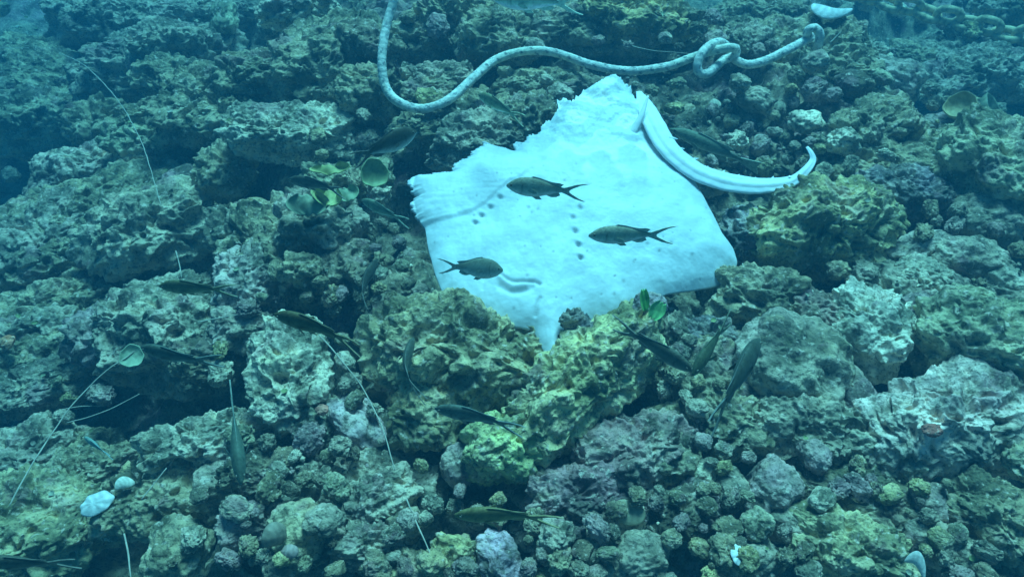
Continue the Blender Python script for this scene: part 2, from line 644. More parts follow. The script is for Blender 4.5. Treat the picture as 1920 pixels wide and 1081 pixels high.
# -- the named rocks (photo pixels: centre, half width, half height, tilt)
rock(842, 668, 142, 92, -10, 'knob', (.48, .38, .21), 'big knobbly yellow-green rock in front of the mouth of the ray', 'mouth-side yellow rock', lift=.42, k=1.0)
rock(1092, 714, 192, 78, 36, 'lump', (.62, .52, .26), 'long knobbly yellow-green rock slanting up to the wing of the ray', 'slanting yellow rock', lift=.75, k=1.15)
rock(945, 838, 74, 58, 0, 'lump', (.56, .56, .25), 'bright lime-coloured knob at the lower end of the slanting yellow rock', 'lime knob', lift=1.0, k=1.0)
rock(792, 770, 62, 72, 0, 'knob', OCHRE, 'ochre lobe of crusted rock under the mouth-side yellow rock', 'ochre lobe', lift=.5)
rock(545, 700, 62, 100, 12, 'knob', PALE, 'tall pale crusted rock with a cauliflower top, two fish close above', 'cauliflower rock', lift=.5, k=.95)
rock(590, 780, 35, 50, 0, 'knob', PALE, None, None, lift=.5)
rock(548, 250, 122, 46, -4, 'slab', PALE, 'long log-like rock with a flat pale top', 'log-like rock', lift=.55, k=.85)
rock(1545, 425, 140, 78, 6, 'knob', YEL, 'wide ragged yellow-green rock beside the wing tip of the ray', 'ragged wing-tip rock', lift=.5)
rock(1412, 560, 84, 52, -6, 'crust', OLIVE, 'rounded olive rock tucked under the wing tip of the ray', 'rounded olive rock', lift=.5)
rock(1478, 690, 102, 88, -14, 'smooth', GREY, 'large smooth grey-green boulder under the heads of two steep fish', 'smooth grey boulder', lift=.3)
rock(1500, 800, 120, 70, -8, 'crust', GREY, 'broad grey-green crusted boulder below the smooth grey boulder', 'broad crusted boulder', lift=.1)
rock(1632, 612, 68, 78, -20, 'pit', CREAM, 'cream rock dotted with dark round pits', 'dotted cream rock', lift=.55, k=.8)
rock(1545, 592, 66, 40, -22, 'crust', (.28, .19, .16), 'dark brown wedge rock leaning on the dotted cream rock', 'brown wedge rock', lift=.55)
rock(1790, 790, 155, 82, 8, 'pit', (.78, .60, .52), 'large ledge of pinkish white crust carrying a rust-red sponge', 'pinkish white ledge', lift=.5)
rock(1660, 850, 70, 40, -20, 'knob', PALE, 'pale knobbly rock at the lower corner of the pinkish white ledge', None, lift=.5)
rock(1815, 660, 105, 95, -25, 'crust', (.40, .37, .23), 'green crusted rock sloping down above the pinkish white ledge', 'green sloping rock', lift=.35)
rock(1870, 320, 90, 88, -10, 'crust', GREEN, 'moss-green boulder at the picture edge under the yellow cup sponge', 'moss-green boulder', lift=.5)
rock(85, 1000, 130, 92, 8, 'crust', (.46, .38, .21), 'big olive boulder in the lower corner with a white shell on its edge', 'corner boulder', lift=.4)
rock(245, 935, 46, 58, -30, 'crust', OCHRE, 'small ochre rock just behind the long white shell', None, lift=.6)
rock(395, 835, 120, 52, 12, 'crust', PALE, 'pale broken ledge crossed by the vertical blurred fish', 'pale broken ledge', lift=.5)
rock(330, 1035, 52, 60, 0, 'smooth', (.44, .36, .23), 'upright grey-olive block beside a thin white root', 'upright block', lift=.5)
rock(1590, 1030, 108, 58, -18, 'crust', (.54, .45, .25), 'yellowish flat boulder with a lichen-like crust near the bottom edge', 'yellowish flat boulder', lift=.4)
rock(330, 100, 78, 52, 0, 'knob', GREY, 'hazy rounded coral head far up the slope', 'hazy coral head', lift=.6)
rock(335, 155, 78, 38, 0, 'knob', OLIVE, 'lower tier of lumps under the hazy coral head', None, lift=.35)
rock(505, 145, 85, 48, 5, 'knob', OLIVE, 'lumpy olive rock between the coral head and the rope', 'lumpy olive rock', lift=.4)
rock(175, 40, 80, 52, -10, 'knob', GREY, 'blue-hazed overhanging rock at the top of the reef', 'overhanging rock', lift=.7)
rock(560, 18, 70, 34, 10, 'knob', PALE, 'pale branching crust at the top edge beside the rope', None, lift=.6)
rock(60, 140, 78, 60, -20, 'crust', OLIVE, None, None, lift=.4)
rock(70, 230, 80, 60, 10, 'crust', OLIVE, None, None, lift=.3)
rock(195, 165, 70, 40, -20, 'crust', GREY, 'sloping grey rock under the tip of the longest strand', None, lift=.5)
rock(190, 245, 52, 50, 0, 'knob', OLIVE, None, None, lift=.4)
rock(285, 265, 78, 46, 14, 'knob', GREEN, 'green lumpy rock that the longest strand runs across', 'green lumpy rock', lift=.55)
rock(360, 205, 120, 26, 12, 'slab', OLIVE, 'thin olive ledge over a black hollow', 'thin ledge', lift=.8, k=.9)
rock(160, 335, 82, 56, 14, 'pit', (.60, .45, .36), 'pale brown rock riddled with shallow pits', 'pitted brown rock', lift=.5)
rock(420, 325, 52, 42, 0, 'knob', OLIVE, None, None, lift=.4)
rock(345, 345, 34, 28, 20, 'smooth', MAUVE, 'mauve lump in the hollow beside the longest strand', None, lift=.6)
rock(430, 260, 22, 22, 0, 'knob', GREY, None, None, lift=.9)
rock(625, 345, 62, 34, -10, 'knob', GREEN, None, None, lift=.3)
rock(285, 430, 120, 68, 12, 'crust', (.58, .46, .33), 'broad arched rock with a smooth pale saddle', 'arched rock', lift=.5)
rock(105, 475, 105, 85, 30, 'pit', (.50, .39, .31), 'steep pitted slab running down towards the picture edge', 'steep pitted slab', lift=.4)
rock(450, 435, 56, 46, 0, 'knob', GREY, None, None, lift=.55)
rock(600, 430, 76, 60, -5, 'knob', GREY, 'grey lumpy rock below the pale green plate alga', 'grey lumpy rock', lift=.5)
rock(475, 522, 62, 52, 0, 'knob', (.62, .47, .42), 'pale pink-grey cluster of knobs between two hovering fish', 'pale knob cluster', lift=.6)
rock(130, 570, 95, 46, 25, 'pit', OLIVE, None, None, lift=.4)
rock(70, 650, 95, 60, 15, 'pit', GREY, 'grey pitted shelf at the picture edge near a small orange sponge', None, lift=.4)
rock(205, 630, 62, 52, 20, 'crust', MAUVE, 'mauve crusted rock above the long white stem', 'mauve crusted rock', lift=.5)
rock(315, 610, 70, 64, -10, 'crust', (.54, .44, .32), 'pale olive rock with a raised rim under a hovering fish', 'raised-rim rock', lift=.5)
rock(345, 545, 60, 30, 0, 'crust', GREY, None, None, lift=.5)
rock(95, 720, 110, 42, 18, 'pit', GREY, None, None, lift=.4)
rock(60, 855, 85, 62, 20, 'pit', GREY, 'grey grooved rock crossed by the long white stem', 'grooved rock', lift=.3)
rock(190, 880, 90, 42, 15, 'pit', OLIVE, None, None, lift=.15)
rock(395, 680, 60, 40, 0, 'crust', DARK, None, None, lift=.1)
rock(450, 620, 55, 36, 0, 'crust', GREY, None, None, lift=.3)
rock(455, 985, 42, 36, 0, 'pit', MAUVE, 'mauve round cobble with a dark underside by the open shell', 'mauve round cobble', lift=.7)
rock(555, 995, 52, 48, 20, 'smooth', OLIVE, None, None, lift=.5)
rock(420, 905, 55, 36, 0, 'smooth', GREY, None, None, lift=.3)
rock(510, 880, 80, 30, 10, 'crust', DARK, None, None, lift=.1)
rock(665, 790, 42, 62, 30, 'smooth', (.55, .41, .42), 'pale lilac rock leaning beside the ochre lobe', None, lift=.5)
rock(715, 935, 72, 44, 20, 'crust', GREY, 'grey flat rock under the lowest stretch of the broken strand', None, lift=.5)
rock(757, 985, 32, 32, 0, 'smooth', DARK, 'dark round pebble-like cobble with smooth sides', None, lift=.8, k=.95)
rock(860, 872, 32, 36, 10, 'smooth', MAUVE, 'mauve egg-shaped cobble beside the lime knob', None, lift=.9)
rock(855, 1045, 46, 34, 0, 'knob', YEL, 'small yellow brain-like lump on the bottom edge', 'yellow brain-like lump', lift=.7)
rock(770, 1068, 60, 30, 0, 'knob', OCHRE, None, None, lift=.5)
rock(932, 1045, 36, 50, 20, 'smooth', (.58, .40, .46), 'lilac upright cobble on the bottom edge', 'lilac upright cobble', lift=.8, k=1)
rock(690, 1025, 65, 40, 0, 'crust', GREY, None, None, lift=.4)
rock(1068, 930, 82, 48, 8, 'crust', (.34, .20, .21), 'dark mauve rock above the tail of the yellowish fish', 'dark mauve rock', lift=.5)
rock(1190, 850, 105, 62, 12, 'crust', (.32, .20, .19), 'dark mauve shelf below the slanting yellow rock', 'dark mauve shelf', lift=.3)
rock(1165, 965, 48, 36, 10, 'smooth', PALE, 'pale oyster-like flat stone below the dark mauve shelf', 'oyster-like stone', lift=.7, k=.5)
rock(1200, 1050, 58, 44, 0, 'smooth', GREY, 'grey round cobble on the bottom edge', 'grey round cobble', lift=.6)
rock(1055, 1010, 52, 34, 30, 'crust', MAUVE, None, None, lift=.5)
rock(1125, 1035, 34, 40, 0, 'knob', PALE, None, None, lift=.5)
rock(1270, 965, 60, 40, 10, 'crust', DARK, None, None, lift=.4)
rock(1450, 915, 46, 54, -30, 'smooth', MAUVE, 'plump mauve cobble with a bent top', 'plump mauve cobble', lift=.7, k=.9)
rock(1368, 918, 34, 38, 20, 'smooth', GREY, 'grey hollowed cobble beside the plump mauve cobble', None, lift=.7)
rock(1318, 893, 24, 30, 0, 'smooth', (.66, .62, .40), 'pale green pointed pebble', 'pale green pointed pebble', lift=1.0, k=1.1)
rock(1312, 940, 40, 34, 0, 'pit', (.34, .26, .26), None, None, lift=.6)
rock(1528, 853, 25, 32, 20, 'smooth', MAUVE, 'small smooth mauve pebble alone on the broad crusted boulder', None, lift=1.0, z0=.05)
rock(1592, 738, 40, 52, 15, 'smooth', MAUVE, 'mauve finger-like stone between the smooth grey boulder and the pinkish white ledge', None, lift=.6)
rock(1740, 945, 34, 34, 0, 'smooth', MAUVE, 'mauve stone standing under the dark overhang', None, lift=.7)
rock(1745, 1015, 46, 38, -20, 'smooth', GREY, 'dark cup-shaped shell stone with a white lip', 'cup-shaped stone', lift=.6)
rock(1850, 970, 100, 62, -30, 'crust', OLIVE, 'dull green rock face in the lower corner', 'dull green rock', lift=.2)
rock(1810, 1050, 38, 36, 0, 'smooth', GREY, None, None, lift=.6)
rock(1600, 945, 110, 40, -14, 'crust', DARK, None, None, lift=.2)
rock(1490, 985, 52, 36, -20, 'smooth', GREY, None, None, lift=.5)
rock(1400, 1050, 60, 44, 10, 'smooth', GREY, None, None, lift=.4)
rock(1260, 870, 50, 50, 0, 'crust', OLIVE, None, None, lift=.2)
rock(1370, 800, 60, 55, 0, 'crust', OLIVE, None, None, lift=.3)
rock(1730, 465, 62, 28, 10, 'smooth', (.54, .43, .36), 'flat pale slab pointing at the ragged wing-tip rock', None, lift=.6)
rock(1725, 530, 56, 36, -10, 'pit', PALE, 'pale rippled stone above the dotted cream rock', None, lift=.6)
rock(1882, 530, 46, 32, -25, 'smooth', PALE, 'pale bun-shaped stone at the picture edge', 'bun-shaped stone', lift=.7)
rock(1812, 490, 70, 42, -10, 'smooth', GREY, 'round grey stone among cobbles above the green sloping rock', 'round grey stone', lift=.5)
rock(1712, 588, 40, 36, 0, 'smooth', MAUVE, None, None, lift=.6)
rock(1850, 415, 70, 42, -10, 'smooth', GREY, None, None, lift=.4)
rock(1690, 365, 80, 46, -10, 'crust', (.27, .22, .24), None, None, lift=.3)
rock(1405, 440, 56, 46, 20, 'crust', (.28, .24, .27), 'mauve-brown rubble lump squeezed between wing and ragged rock', None, lift=.4)
rock(1900, 610, 50, 36, -20, 'smooth', GREY, None, None, lift=.5)
rock(1665, 145, 56, 38, -20, 'smooth', (.58, .46, .38), 'pale grey smooth stone on the rubble slope', 'pale smooth stone', lift=.6)
rock(1710, 115, 50, 26, -25, 'crust', OLIVE, None, None, lift=.5)
rock(1600, 110, 60, 42, -30, 'knob', PALE, None, None, lift=.4)
rock(1640, 240, 90, 46, 20, 'crust', OLIVE, 'rough olive ridge over a dark hollow on the rubble slope', 'rough olive ridge', lift=.5)
rock(1760, 245, 52, 30, 10, 'smooth', (.32, .25, .26), None, None, lift=.4)
rock(1830, 150, 110, 50, 10, 'pit', GREY, 'rippled grey shelf below the chain', 'rippled shelf', lift=.3)
rock(1900, 20, 50, 34, 0, 'pit', OLIVE, None, None, lift=.5)
rock(1440, 40, 90, 40, -5, 'crust', OLIVE, None, None, lift=.2)
rock(1400, 85, 50, 34, 30, 'knob', GREY, None, None, lift=.4)
rock(850, 25, 62, 36, -10, 'knob', OCHRE, 'small ochre coral crust at the top edge', 'ochre coral crust', lift=.6)
rock(930, 75, 70, 48, 0, 'knob', OLIVE, 'olive lumpy rock at the head of the rope bend', 'rope-bend rock', lift=.5)
rock(1185, 35, 100, 44, -5, 'crust', (.56, .42, .19), 'broad yellowish rock at the top edge behind the rope', 'broad yellowish rock', lift=.5)
rock(1055, 55, 80, 38, 8, 'crust', OLIVE, None, None, lift=.3)
rock(822, 148, 56, 26, 6, 'slab', (.56, .42, .32), 'small flat ledge inside the bend of the rope', None, lift=.8)
rock(800, 180, 60, 34, 0, 'crust', OLIVE, None, None, lift=.3)
rock(900, 262, 78, 44, 8, 'crust', GREY, None, None, lift=.5)
rock(990, 230, 56, 44, 20, 'crust', OLIVE, None, None, lift=.5)
rock(1010, 165, 80, 30, 0, 'crust', OLIVE, None, None, lift=.3)
rock(690, 175, 62, 42, -10, 'knob', OLIVE, None, None, lift=.4)
rock(690, 90, 50, 40, 0, 'crust', DARK, None, None, lift=.2)
rock(800, 245, 70, 30, 0, 'crust', OLIVE, None, None, lift=.4)
rock(845, 300, 40, 22, 0, 'crust', GREY, None, None, lift=.3)
rock(700, 330, 34, 30, 0, 'knob', GREEN, None, None, lift=.5)
rock(650, 500, 50, 60, 0, 'crust', DARK, None, None, lift=.1)
rock(1330, 640, 50, 40, 0, 'crust', (.22, .19, .20), None, None, lift=.2)
rock(1250, 620, 30, 40, 0, 'crust', DARK, None, None, lift=.2)
rock(998, 652, 50, 38, -10, 'knob', (.50, .40, .22), 'olive stub of crusted rock under the snout of the ray', None, lift=1.0)
rock(1218, 572, 30, 24, 0, 'smooth', (.30, .24, .26), 'grey-mauve stone against the hind edge of the slanting yellow rock', None, lift=1.2, z0=.10)
rock(1072, 596, 22, 16, 0, 'crust', (.14, .12, .14), 'dark stone lying on the snout of the ray', None, lift=1.0, z0=.12)
rock(1085, 624, 30, 24, 30, 'crust', (.20, .18, .22), None, None, lift=.9, z0=.09)

for px_, py_, hw_, hh_, c_, l_ in ((1748, 806, 18, 10, (.44, .15, .12), 'rust-red sponge crust on the pinkish white ledge'), (14, 642, 13, 11, (.70, .22, .10), 'small orange sponge at the picture edge'),
                                    (602, 768, 10, 8, (.66, .12, .10), 'small red sponge spot on the flank of the cauliflower rock')):
    zt = on_top(px_, py_, 0, 2)
    rock(px_, py_, hw_, hh_, 0, 'smooth', c_, l_, None, lift=.2, k=.5, z0=float(zt[2] - slope(zt[0], zt[1])), cat='sponge', name='sponge')

LAND += [(1340, 105, 'rope knot'), (1450, 345, 'tail of the ray'), (1200, 200, 'tail base of the ray'), (720, 110, 'rope bend'), (1780, 40, 'chain'),
         (1385, 1040, 'white fan shell'), (600, 375, 'pale plate alga'), (790, 370, 'torn fin of the ray'), (175, 945, 'long white shell')]

# ------------------------------------------------------------------ ray
def build_ray():
    P = np.array([at_z(x, y, 0.13) for x, y in OUT])
    for _ in range(3):
        P = np.array([at_z(x, y, ray_z(p[0], p[1])) for (x, y), p in zip(OUT, P)])
    c = np.array([RC[0], RC[1]])
    E = P[:, :2]
    # resample the outline evenly, then join it to the centre by rays
    L = np.vstack([E, E[:1]])
    s = np.concatenate([[0], np.cumsum(np.linalg.norm(np.diff(L, axis=0), axis=1))])
    n = 1100
    t = np.linspace(0, s[-1], n, endpoint=False)
    sm = np.stack([np.interp(t, s, L[:, 0]), np.interp(t, s, L[:, 1])], -1)
    ker = np.hanning(13)
    ker /= ker.sum()
    for k in range(2):
        col = np.concatenate([sm[-6:, k], sm[:, k], sm[:6, k]])
        sm[:, k] = np.convolve(col, ker, 'valid')
    px = np.array([proj((x, y, ray_z(x, y))) for x, y in sm])
    ragged = sstep(430, 400, px[:, 1]) * sstep(1235, 1200, px[:, 0])
    ns = np.stack([t, 0 * t, 0 * t], -1)
    jag = ragged * (0.014 * fbm(ns / 0.04, 4, .7) + 0.012 * np.maximum(0, perlin(ns / 0.013 + 9)) + 0.006 * np.maximum(0, perlin(ns / 0.006 + 33)))
    jag = jag + (1 - ragged) * 0.002 * fbm(ns / 0.08 + 40, 3)
    d = sm - c
    ln = np.linalg.norm(d, axis=1, keepdims=True)
    m = 190
    rho = (np.arange(1, m + 1) / m) ** 0.8
    XY = c + (sm - c)[None] * rho[:, None, None] + (d / ln * jag[:, None])[None] * (rho ** 22)[:, None, None]
    # distance to the edge in metres along the ray
    ed = (1 - rho)[:, None] * np.linalg.norm(sm - c, axis=1)[None]
    x, y = XY[..., 0].ravel(), XY[..., 1].ravel()
    ed = ed.ravel()
    x = np.concatenate([[c[0]], x])
    y = np.concatenate([[c[1]], y])
    ed = np.concatenate([[0.3], ed])
    # smooth distance to the edge
    K = sm[::3]
    acc = np.zeros(len(x))
    for a_, b_ in K:
        acc += 1.0 / (((x - a_) ** 2 + (y - b_) ** 2) + 1e-6) ** 2.5
    ed = np.minimum(ed, 1.25 * (acc / 2.2) ** -.2 + 0 * ed)
    base = ray_z(x, y)
    pp = np.stack([x, y, 0 * x], -1)
    # pixel place of every point, for the marks
    v = np.stack([x, y, base], -1) - CP
    dd = v @ FW
    qx, qy = 960 + F * (v @ RT) / dd, 540.5 - F * (v @ UP) / dd
    body = 0.020 * (1 - np.exp(-ed / 0.03)) + 0.034 * (1 - np.exp(-ed / 0.14)) + 0.006 * np.exp(-(((qx - 1000 - (qy - 560) * -0.28) / 90) ** 2))
    top = base + body
    # wing tip bends down, its lower edge rolls over
    rgt = sstep(1160, 1390, qx)
    top -= 0.03 * sstep(1290, 1400, qx) * sstep(420, 500, qy)
    top -= 0.02 * rgt * sstep(470, 560, qy)
    top += 0.004 * fbm(pp / 0.12 + 3, 3) + 0.0012 * fbm(pp / 0.025 + 3, 3)
    # the torn, creased flesh round the tail base
    cr = sstep(330, 230, qy)
    top += cr * (0.011 * perlin(pp / 0.05 + 11) + 0.0035 * fbm(pp / 0.02 + 5, 3))
    # skin flap over the wing: an edge one can see
    fx = np.array([770, 800, 850, 885, 912, 935, 955, 980, 1010])
    fy = np.array([424, 424, 424, 418, 402, 380, 364, 352, 330])
    fl = np.interp(qx, fx, fy)
    flap = sstep(4.5, -4.5, qy - fl) * sstep(1020, 960, qx)
    top += 0.0042 * flap + flap * 0.0006 * perlin(np.stack([qx / 60, qy / 7, 0 * qx], -1))
    # gill slits
    C = np.tile(np.array([0.75, 0.80, 0.80], np.float32), (len(x), 1))
    mark = np.zeros(len(x), np.float32)
    for (gx_, gy_), w in [((938, 394), .8), ((920, 411), 1), ((904, 426), 1), ((892, 440), 1), ((1085, 421), .6), ((1072, 438), .7), ((1076, 461), .9), ((1082, 485), 1), ((1086, 508), 1.1)]:
        dx_, dy_ = qx - gx_, qy - gy_
        u_, v_ = dx_ * .94 + dy_ * .34, -dx_ * .34 + dy_ * .94
        g = np.exp(-(u_ / 5.2) ** 2 - (v_ / 3.0) ** 2)
        lip = np.exp(-(u_ / 8) ** 2 - ((v_ + 6) / 4) ** 2)
        top += w * (-0.006 * g + 0.002 * lip)
        core = np.exp(-(u_ / 4.0) ** 2 - ((v_ - 1.5) / 1.6) ** 2)
        mark = np.maximum(mark, w * core)
    # mouth line and the fold in front of it

    def groove(pts, w):
        best = np.full(len(x), 1e9)
        pts = spline(np.array([(a, b, 0) for a, b in pts], float), 3)[:, :2]
        for a, b in pts:
            best = np.minimum(best, (qx - a) ** 2 + (qy - b) ** 2)
        return np.exp(-best / w ** 2)
    g1 = groove([(922, 521), (934, 531), (948, 543), (962, 549), (980, 551), (1000, 551), (1011, 555)], 3.4)
    g2 = groove([(938, 556), (950, 564), (965, 568), (982, 566), (996, 561)], 5.5)
    g3 = groove([(912, 528), (908, 545), (906, 556)], 4)
    g4 = groove([(1012, 578), (1006, 590), (1004, 604)], 3.5)
    top += -0.005 * g1 - 0.0035 * g2 - .002 * g3 - 0.003 * g4 + 0.004 * groove([(940, 540), (960, 558), (985, 559)], 6)
    mark = np.maximum(mark, 0.45 * g1)
    mark = np.maximum(mark, 0.3 * g4)
    mark = np.maximum(mark, 0.15 * g2)
    # small bruises and specks
    rs = np.random.RandomState(5)
    sp = [(1210, 478, 4), (1254, 477, 3), (1232, 490, 2.5), (1186, 509, 3), (1167, 541, 3.5), (1294, 493, 4), (1007, 420, 3), (990, 416, 3), (996, 426, 2.5), (983, 489, 2),
          (1036, 499, 2), (1150, 562, 3), (963, 594, 3), (988, 541, 3), (1386, 452, 2), (815, 463, 2), (830, 520, 2), (1085, 416, 4)]
    sp += [(rs.uniform(840, 1330), rs.uniform(330, 580), rs.uniform(1.0, 2.2)) for _ in range(46)]
    for a, b, r_ in sp:
        g = np.exp(-((qx - a) ** 2 + (qy - b) ** 2) / r_ ** 2)
        mark = np.maximum(mark, 0.5 * g)
        top -= .001 * g
    C *= (1 - 0.7 * np.clip(mark, 0, 1))[:, None]
    # mottled skin and a sunlit pinkish highlight about the vent, painted into the colour
    mot = sstep(-.3, .4, fbm(pp / 0.07 + 30, 4))[:, None]
    C *= 0.88 + 0.12 * mot
    vein = np.exp(-(perlin(pp / 0.05 + 60) / .03) ** 2)[:, None] * .05
    C *= 1 - vein
    highlight = sstep(.0, .25, perlin(pp / 0.055 + 71) + .25 * perlin(pp / .02 + 3)) * np.exp(-((qx - 1135) / 95) ** 2 - ((qy - 255) / 90) ** 2)
    highlight = np.clip(2.2 * highlight, 0, 1)[:, None]
    C = C * (1 - highlight) + np.array([1.0, .96, .90]) * highlight
    # underside
    ub = np.minimum(base - 0.012 + 0.01 * np.exp(-ed / .01), top - 0.004)
    nt_ = len(x)
    Vt = np.stack([x, y, top], -1)
    Vb = np.stack([x, y, ub], -1)
    i = (np.arange(m - 1) * n)[:, None] + 1
    j = np.arange(n)[None]
    a, b = i + j, i + (j + 1) % n
    Qt = np.stack([a, a + n, b + n, b], -1).reshape(-1, 4)
    jj = np.arange(n)
    T0 = np.stack([np.zeros(n, int), 1 + jj, 1 + (jj + 1) % n], -1)
    rim = (m - 1) * n + 1
    ra, rb = rim + jj, rim + (jj + 1) % n
    Qr = np.stack([ra, ra + nt_, rb + nt_, rb], -1)
    J = Join()
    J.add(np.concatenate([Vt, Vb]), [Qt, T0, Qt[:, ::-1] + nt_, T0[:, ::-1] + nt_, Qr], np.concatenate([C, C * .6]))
    # tail, with a keel and thorns along one side, grown into the same body
    tp = [(1198, 172, 5, -.02), (1206, 188, 11, .01), (1214, 206, 16, .025), (1226, 232, 19, .034), (1254, 279, 19, .034), (1300, 318, 19, .022), (1350, 338, 18.5, .012), (1400, 347, 17, .005),
          (1450, 347, 14, .005), (1488, 338, 10, .01), (1512, 318, 7.5, .02), (1524, 300, 5.5, .025), (1521, 286, 4, .03), (1513, 275, 2.2, .03)]
    pts = []
    for a_, b_, r_, h_ in tp:
        p = at_z(a_, b_, .14)
        for _ in range(3):
            p = at_z(a_, b_, ray_z(p[0], p[1]) + h_)
        pts.append([*p, r_ * depth_of(p) / F])
    S = spline(pts, 0.004)
    Vt_, Qs = tube(S[:, :3], S[:, 3] * 1.12, 28, ell=0.34)
    seg = 28
    nS = len(S)
    ring = Vt_[:nS * seg].reshape(nS, seg, 3)
    ctr = S[:, None, :3]
    th = np.arange(seg) / seg * 2 * math.pi
    tq = np.arccos(np.clip(np.cos(th), -1, 1))
    keel = 1 - 0.30 * np.exp(-((tq - 1.0) / .22) ** 2) - .26 * np.exp(-((tq - 2.1) / .26) ** 2)
    ring[:] = ctr + (ring - ctr) * keel[None, :, None]
    sn = np.stack([ring[..., 0].ravel(), ring[..., 1].ravel(), ring[..., 2].ravel()], -1)
    ring += (0.0012 * fbm(sn / 0.02, 3)).reshape(nS, seg, 1) * np.array([0, 0, 1.0])
    J.add(Vt_, Qs, (.86, .86, .86))
    T = np.gradient(S[:, :3], axis=0)
    T /= np.linalg.norm(T, axis=1, keepdims=True)
    for k in range(int(nS * .36), int(nS * .84), 9):
        r_ = S[k, 3]
        side = np.cross([0, 0, 1.0], T[k])
        side /= np.linalg.norm(side)
        b0 = S[k, :3] + side * r_ * 1.0 + np.array([0, 0, .05 * r_])
        h_ = r_ * random.uniform(.3, .7)
        tip = b0 + side * h_ + T[k] * h_ * .9 + np.array([0, 0, .25 * h_])
        Vc, Qc = tube(np.linspace(b0 - side * .3 * r_ - T[k] * .002, tip, 5), np.linspace(.0055, .0005, 5), 8)
        J.add(Vc, Qc, (.9, .93, .92))
    # pointed pelvic finger beside the tail base
    for pts_, r0 in (([(1178, 262), (1190, 240), (1203, 215), (1215, 180)], 9),):
        p3 = []
        for k, (a_, b_) in enumerate(pts_):
            p = at_z(a_, b_, .18)
            for _ in range(3):
                p = at_z(a_, b_, ray_z(p[0], p[1]) + .02 + .014 * k)
            p3.append(p)
        sp_ = spline(p3, .004)
        rad = np.linspace(1, .12, len(sp_)) ** .8 * r0 * 1.8 / F
        J.add(*tube(sp_, rad, 12, ell=.6), (.9, .9, .88))
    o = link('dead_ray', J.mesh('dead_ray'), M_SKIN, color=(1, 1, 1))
    tag(o, 'dead white ray lying belly up on the rocks, its thorny tail curling round', 'ray')
    splat(Vt)
    splat(Vt_)
    return o


build_ray()

# ------------------------------------------------------------------ rope with a knot
def build_rope():
    pts = [(742, -60, .30), (738, 0, .24), (724, 50, .20), (716, 110, .16), (722, 160, .12), (745, 190, .10), (790, 204, .09), (840, 188, .10), (888, 146, .10), (930, 112, .10), (985, 96, .10),
           (1040, 99, .09), (1110, 122, .09), (1180, 133, .09), (1250, 125, .09), (1300, 107, .10), (1335, 96, .12), (1364, 90, .13), (1380, 92, .11), (1376, 106, .09), (1358, 112, .085),
           (1342, 126, .09), (1326, 138, .09), (1311, 136, .10), (1308, 118, .12), (1320, 95, .135), (1342, 80, .13), (1360, 84, .10), (1370, 101, .08), (1382, 114, .085), (1405, 121, .09),
           (1440, 112, .09), (1480, 92, .10), (1512, 75, .10), (1524, 70, .09), (1514, 66, .11), (1516, 56, .13), (1528, 53, .13), (1537, 64, .12), (1535, 82, .09), (1528, 100, .04), (1524, 116, -.02)]
    raw = []
    for a, b, z in pts:
        p = at_z(a, b, z)
        raw.append((a, b, z, height(p[0], p[1], 3)))
    # rest on what lies below: lift where rocks stand higher
    lift = np.array([max(0, h + .010 - z) for a, b, z, h in raw])
    lift = np.convolve(np.pad(lift, 2, mode='edge'), [.15, .2, .3, .2, .15], 'valid')
    P = [at_z(a, b, z + l) for (a, b, z, h), l in zip(raw, lift)]
    S = spline(P, 0.0022)
    s = np.concatenate([[0], np.cumsum(np.linalg.norm(np.diff(S, axis=0), axis=1))])
    seg = 20
    rad = 0.0106 * (1 + .06 * perlin(np.stack([s / .05, 0 * s, 0 * s], -1)))
    Vr, Qs = tube(S, rad, seg)
    th = np.arange(seg) / seg * 2 * math.pi
    A, B = np.meshgrid(s, th, indexing='ij')
    br = np.sin(A / .0042 + 3 * B) * np.sin(A / .0042 - 3 * B)
    ring = Vr[:len(S) * seg].reshape(len(S), seg, 3)
    ring[:] = S[:, None] + (ring - S[:, None]) * (1 + .055 * br[..., None])
    C = np.tile(np.array([.90, .86, .74]), (len(Vr), 1))
    ph = (A / .034 + B / (2 * math.pi) * 2)
    fr = ph - np.floor(ph)
    fleck = (np.abs(fr - .5) < .10) & (np.sin(A / .011 + 5 * B) > .15)
    cc = C[:len(S) * seg].reshape(len(S), seg, 3)
    cc[fleck] = (.30, .32, .33)
    slime = sstep(.0, .5, fbm(np.stack([A.ravel() / .09, B.ravel() * .3, 0 * A.ravel()], -1), 3)).reshape(A.shape)[..., None] * .3
    cc[:] = cc * (1 - slime) + cc * np.array([.72, .80, .52]) * slime
    o = link('rope', mesh_from('rope', Vr, Qs, True, C), M_ROPE, color=(1, 1, 1))
    tag(o, 'thick off-white rope with dark flecks, bent in an S and knotted near its end', 'rope')
    splat(Vr)


build_rope()

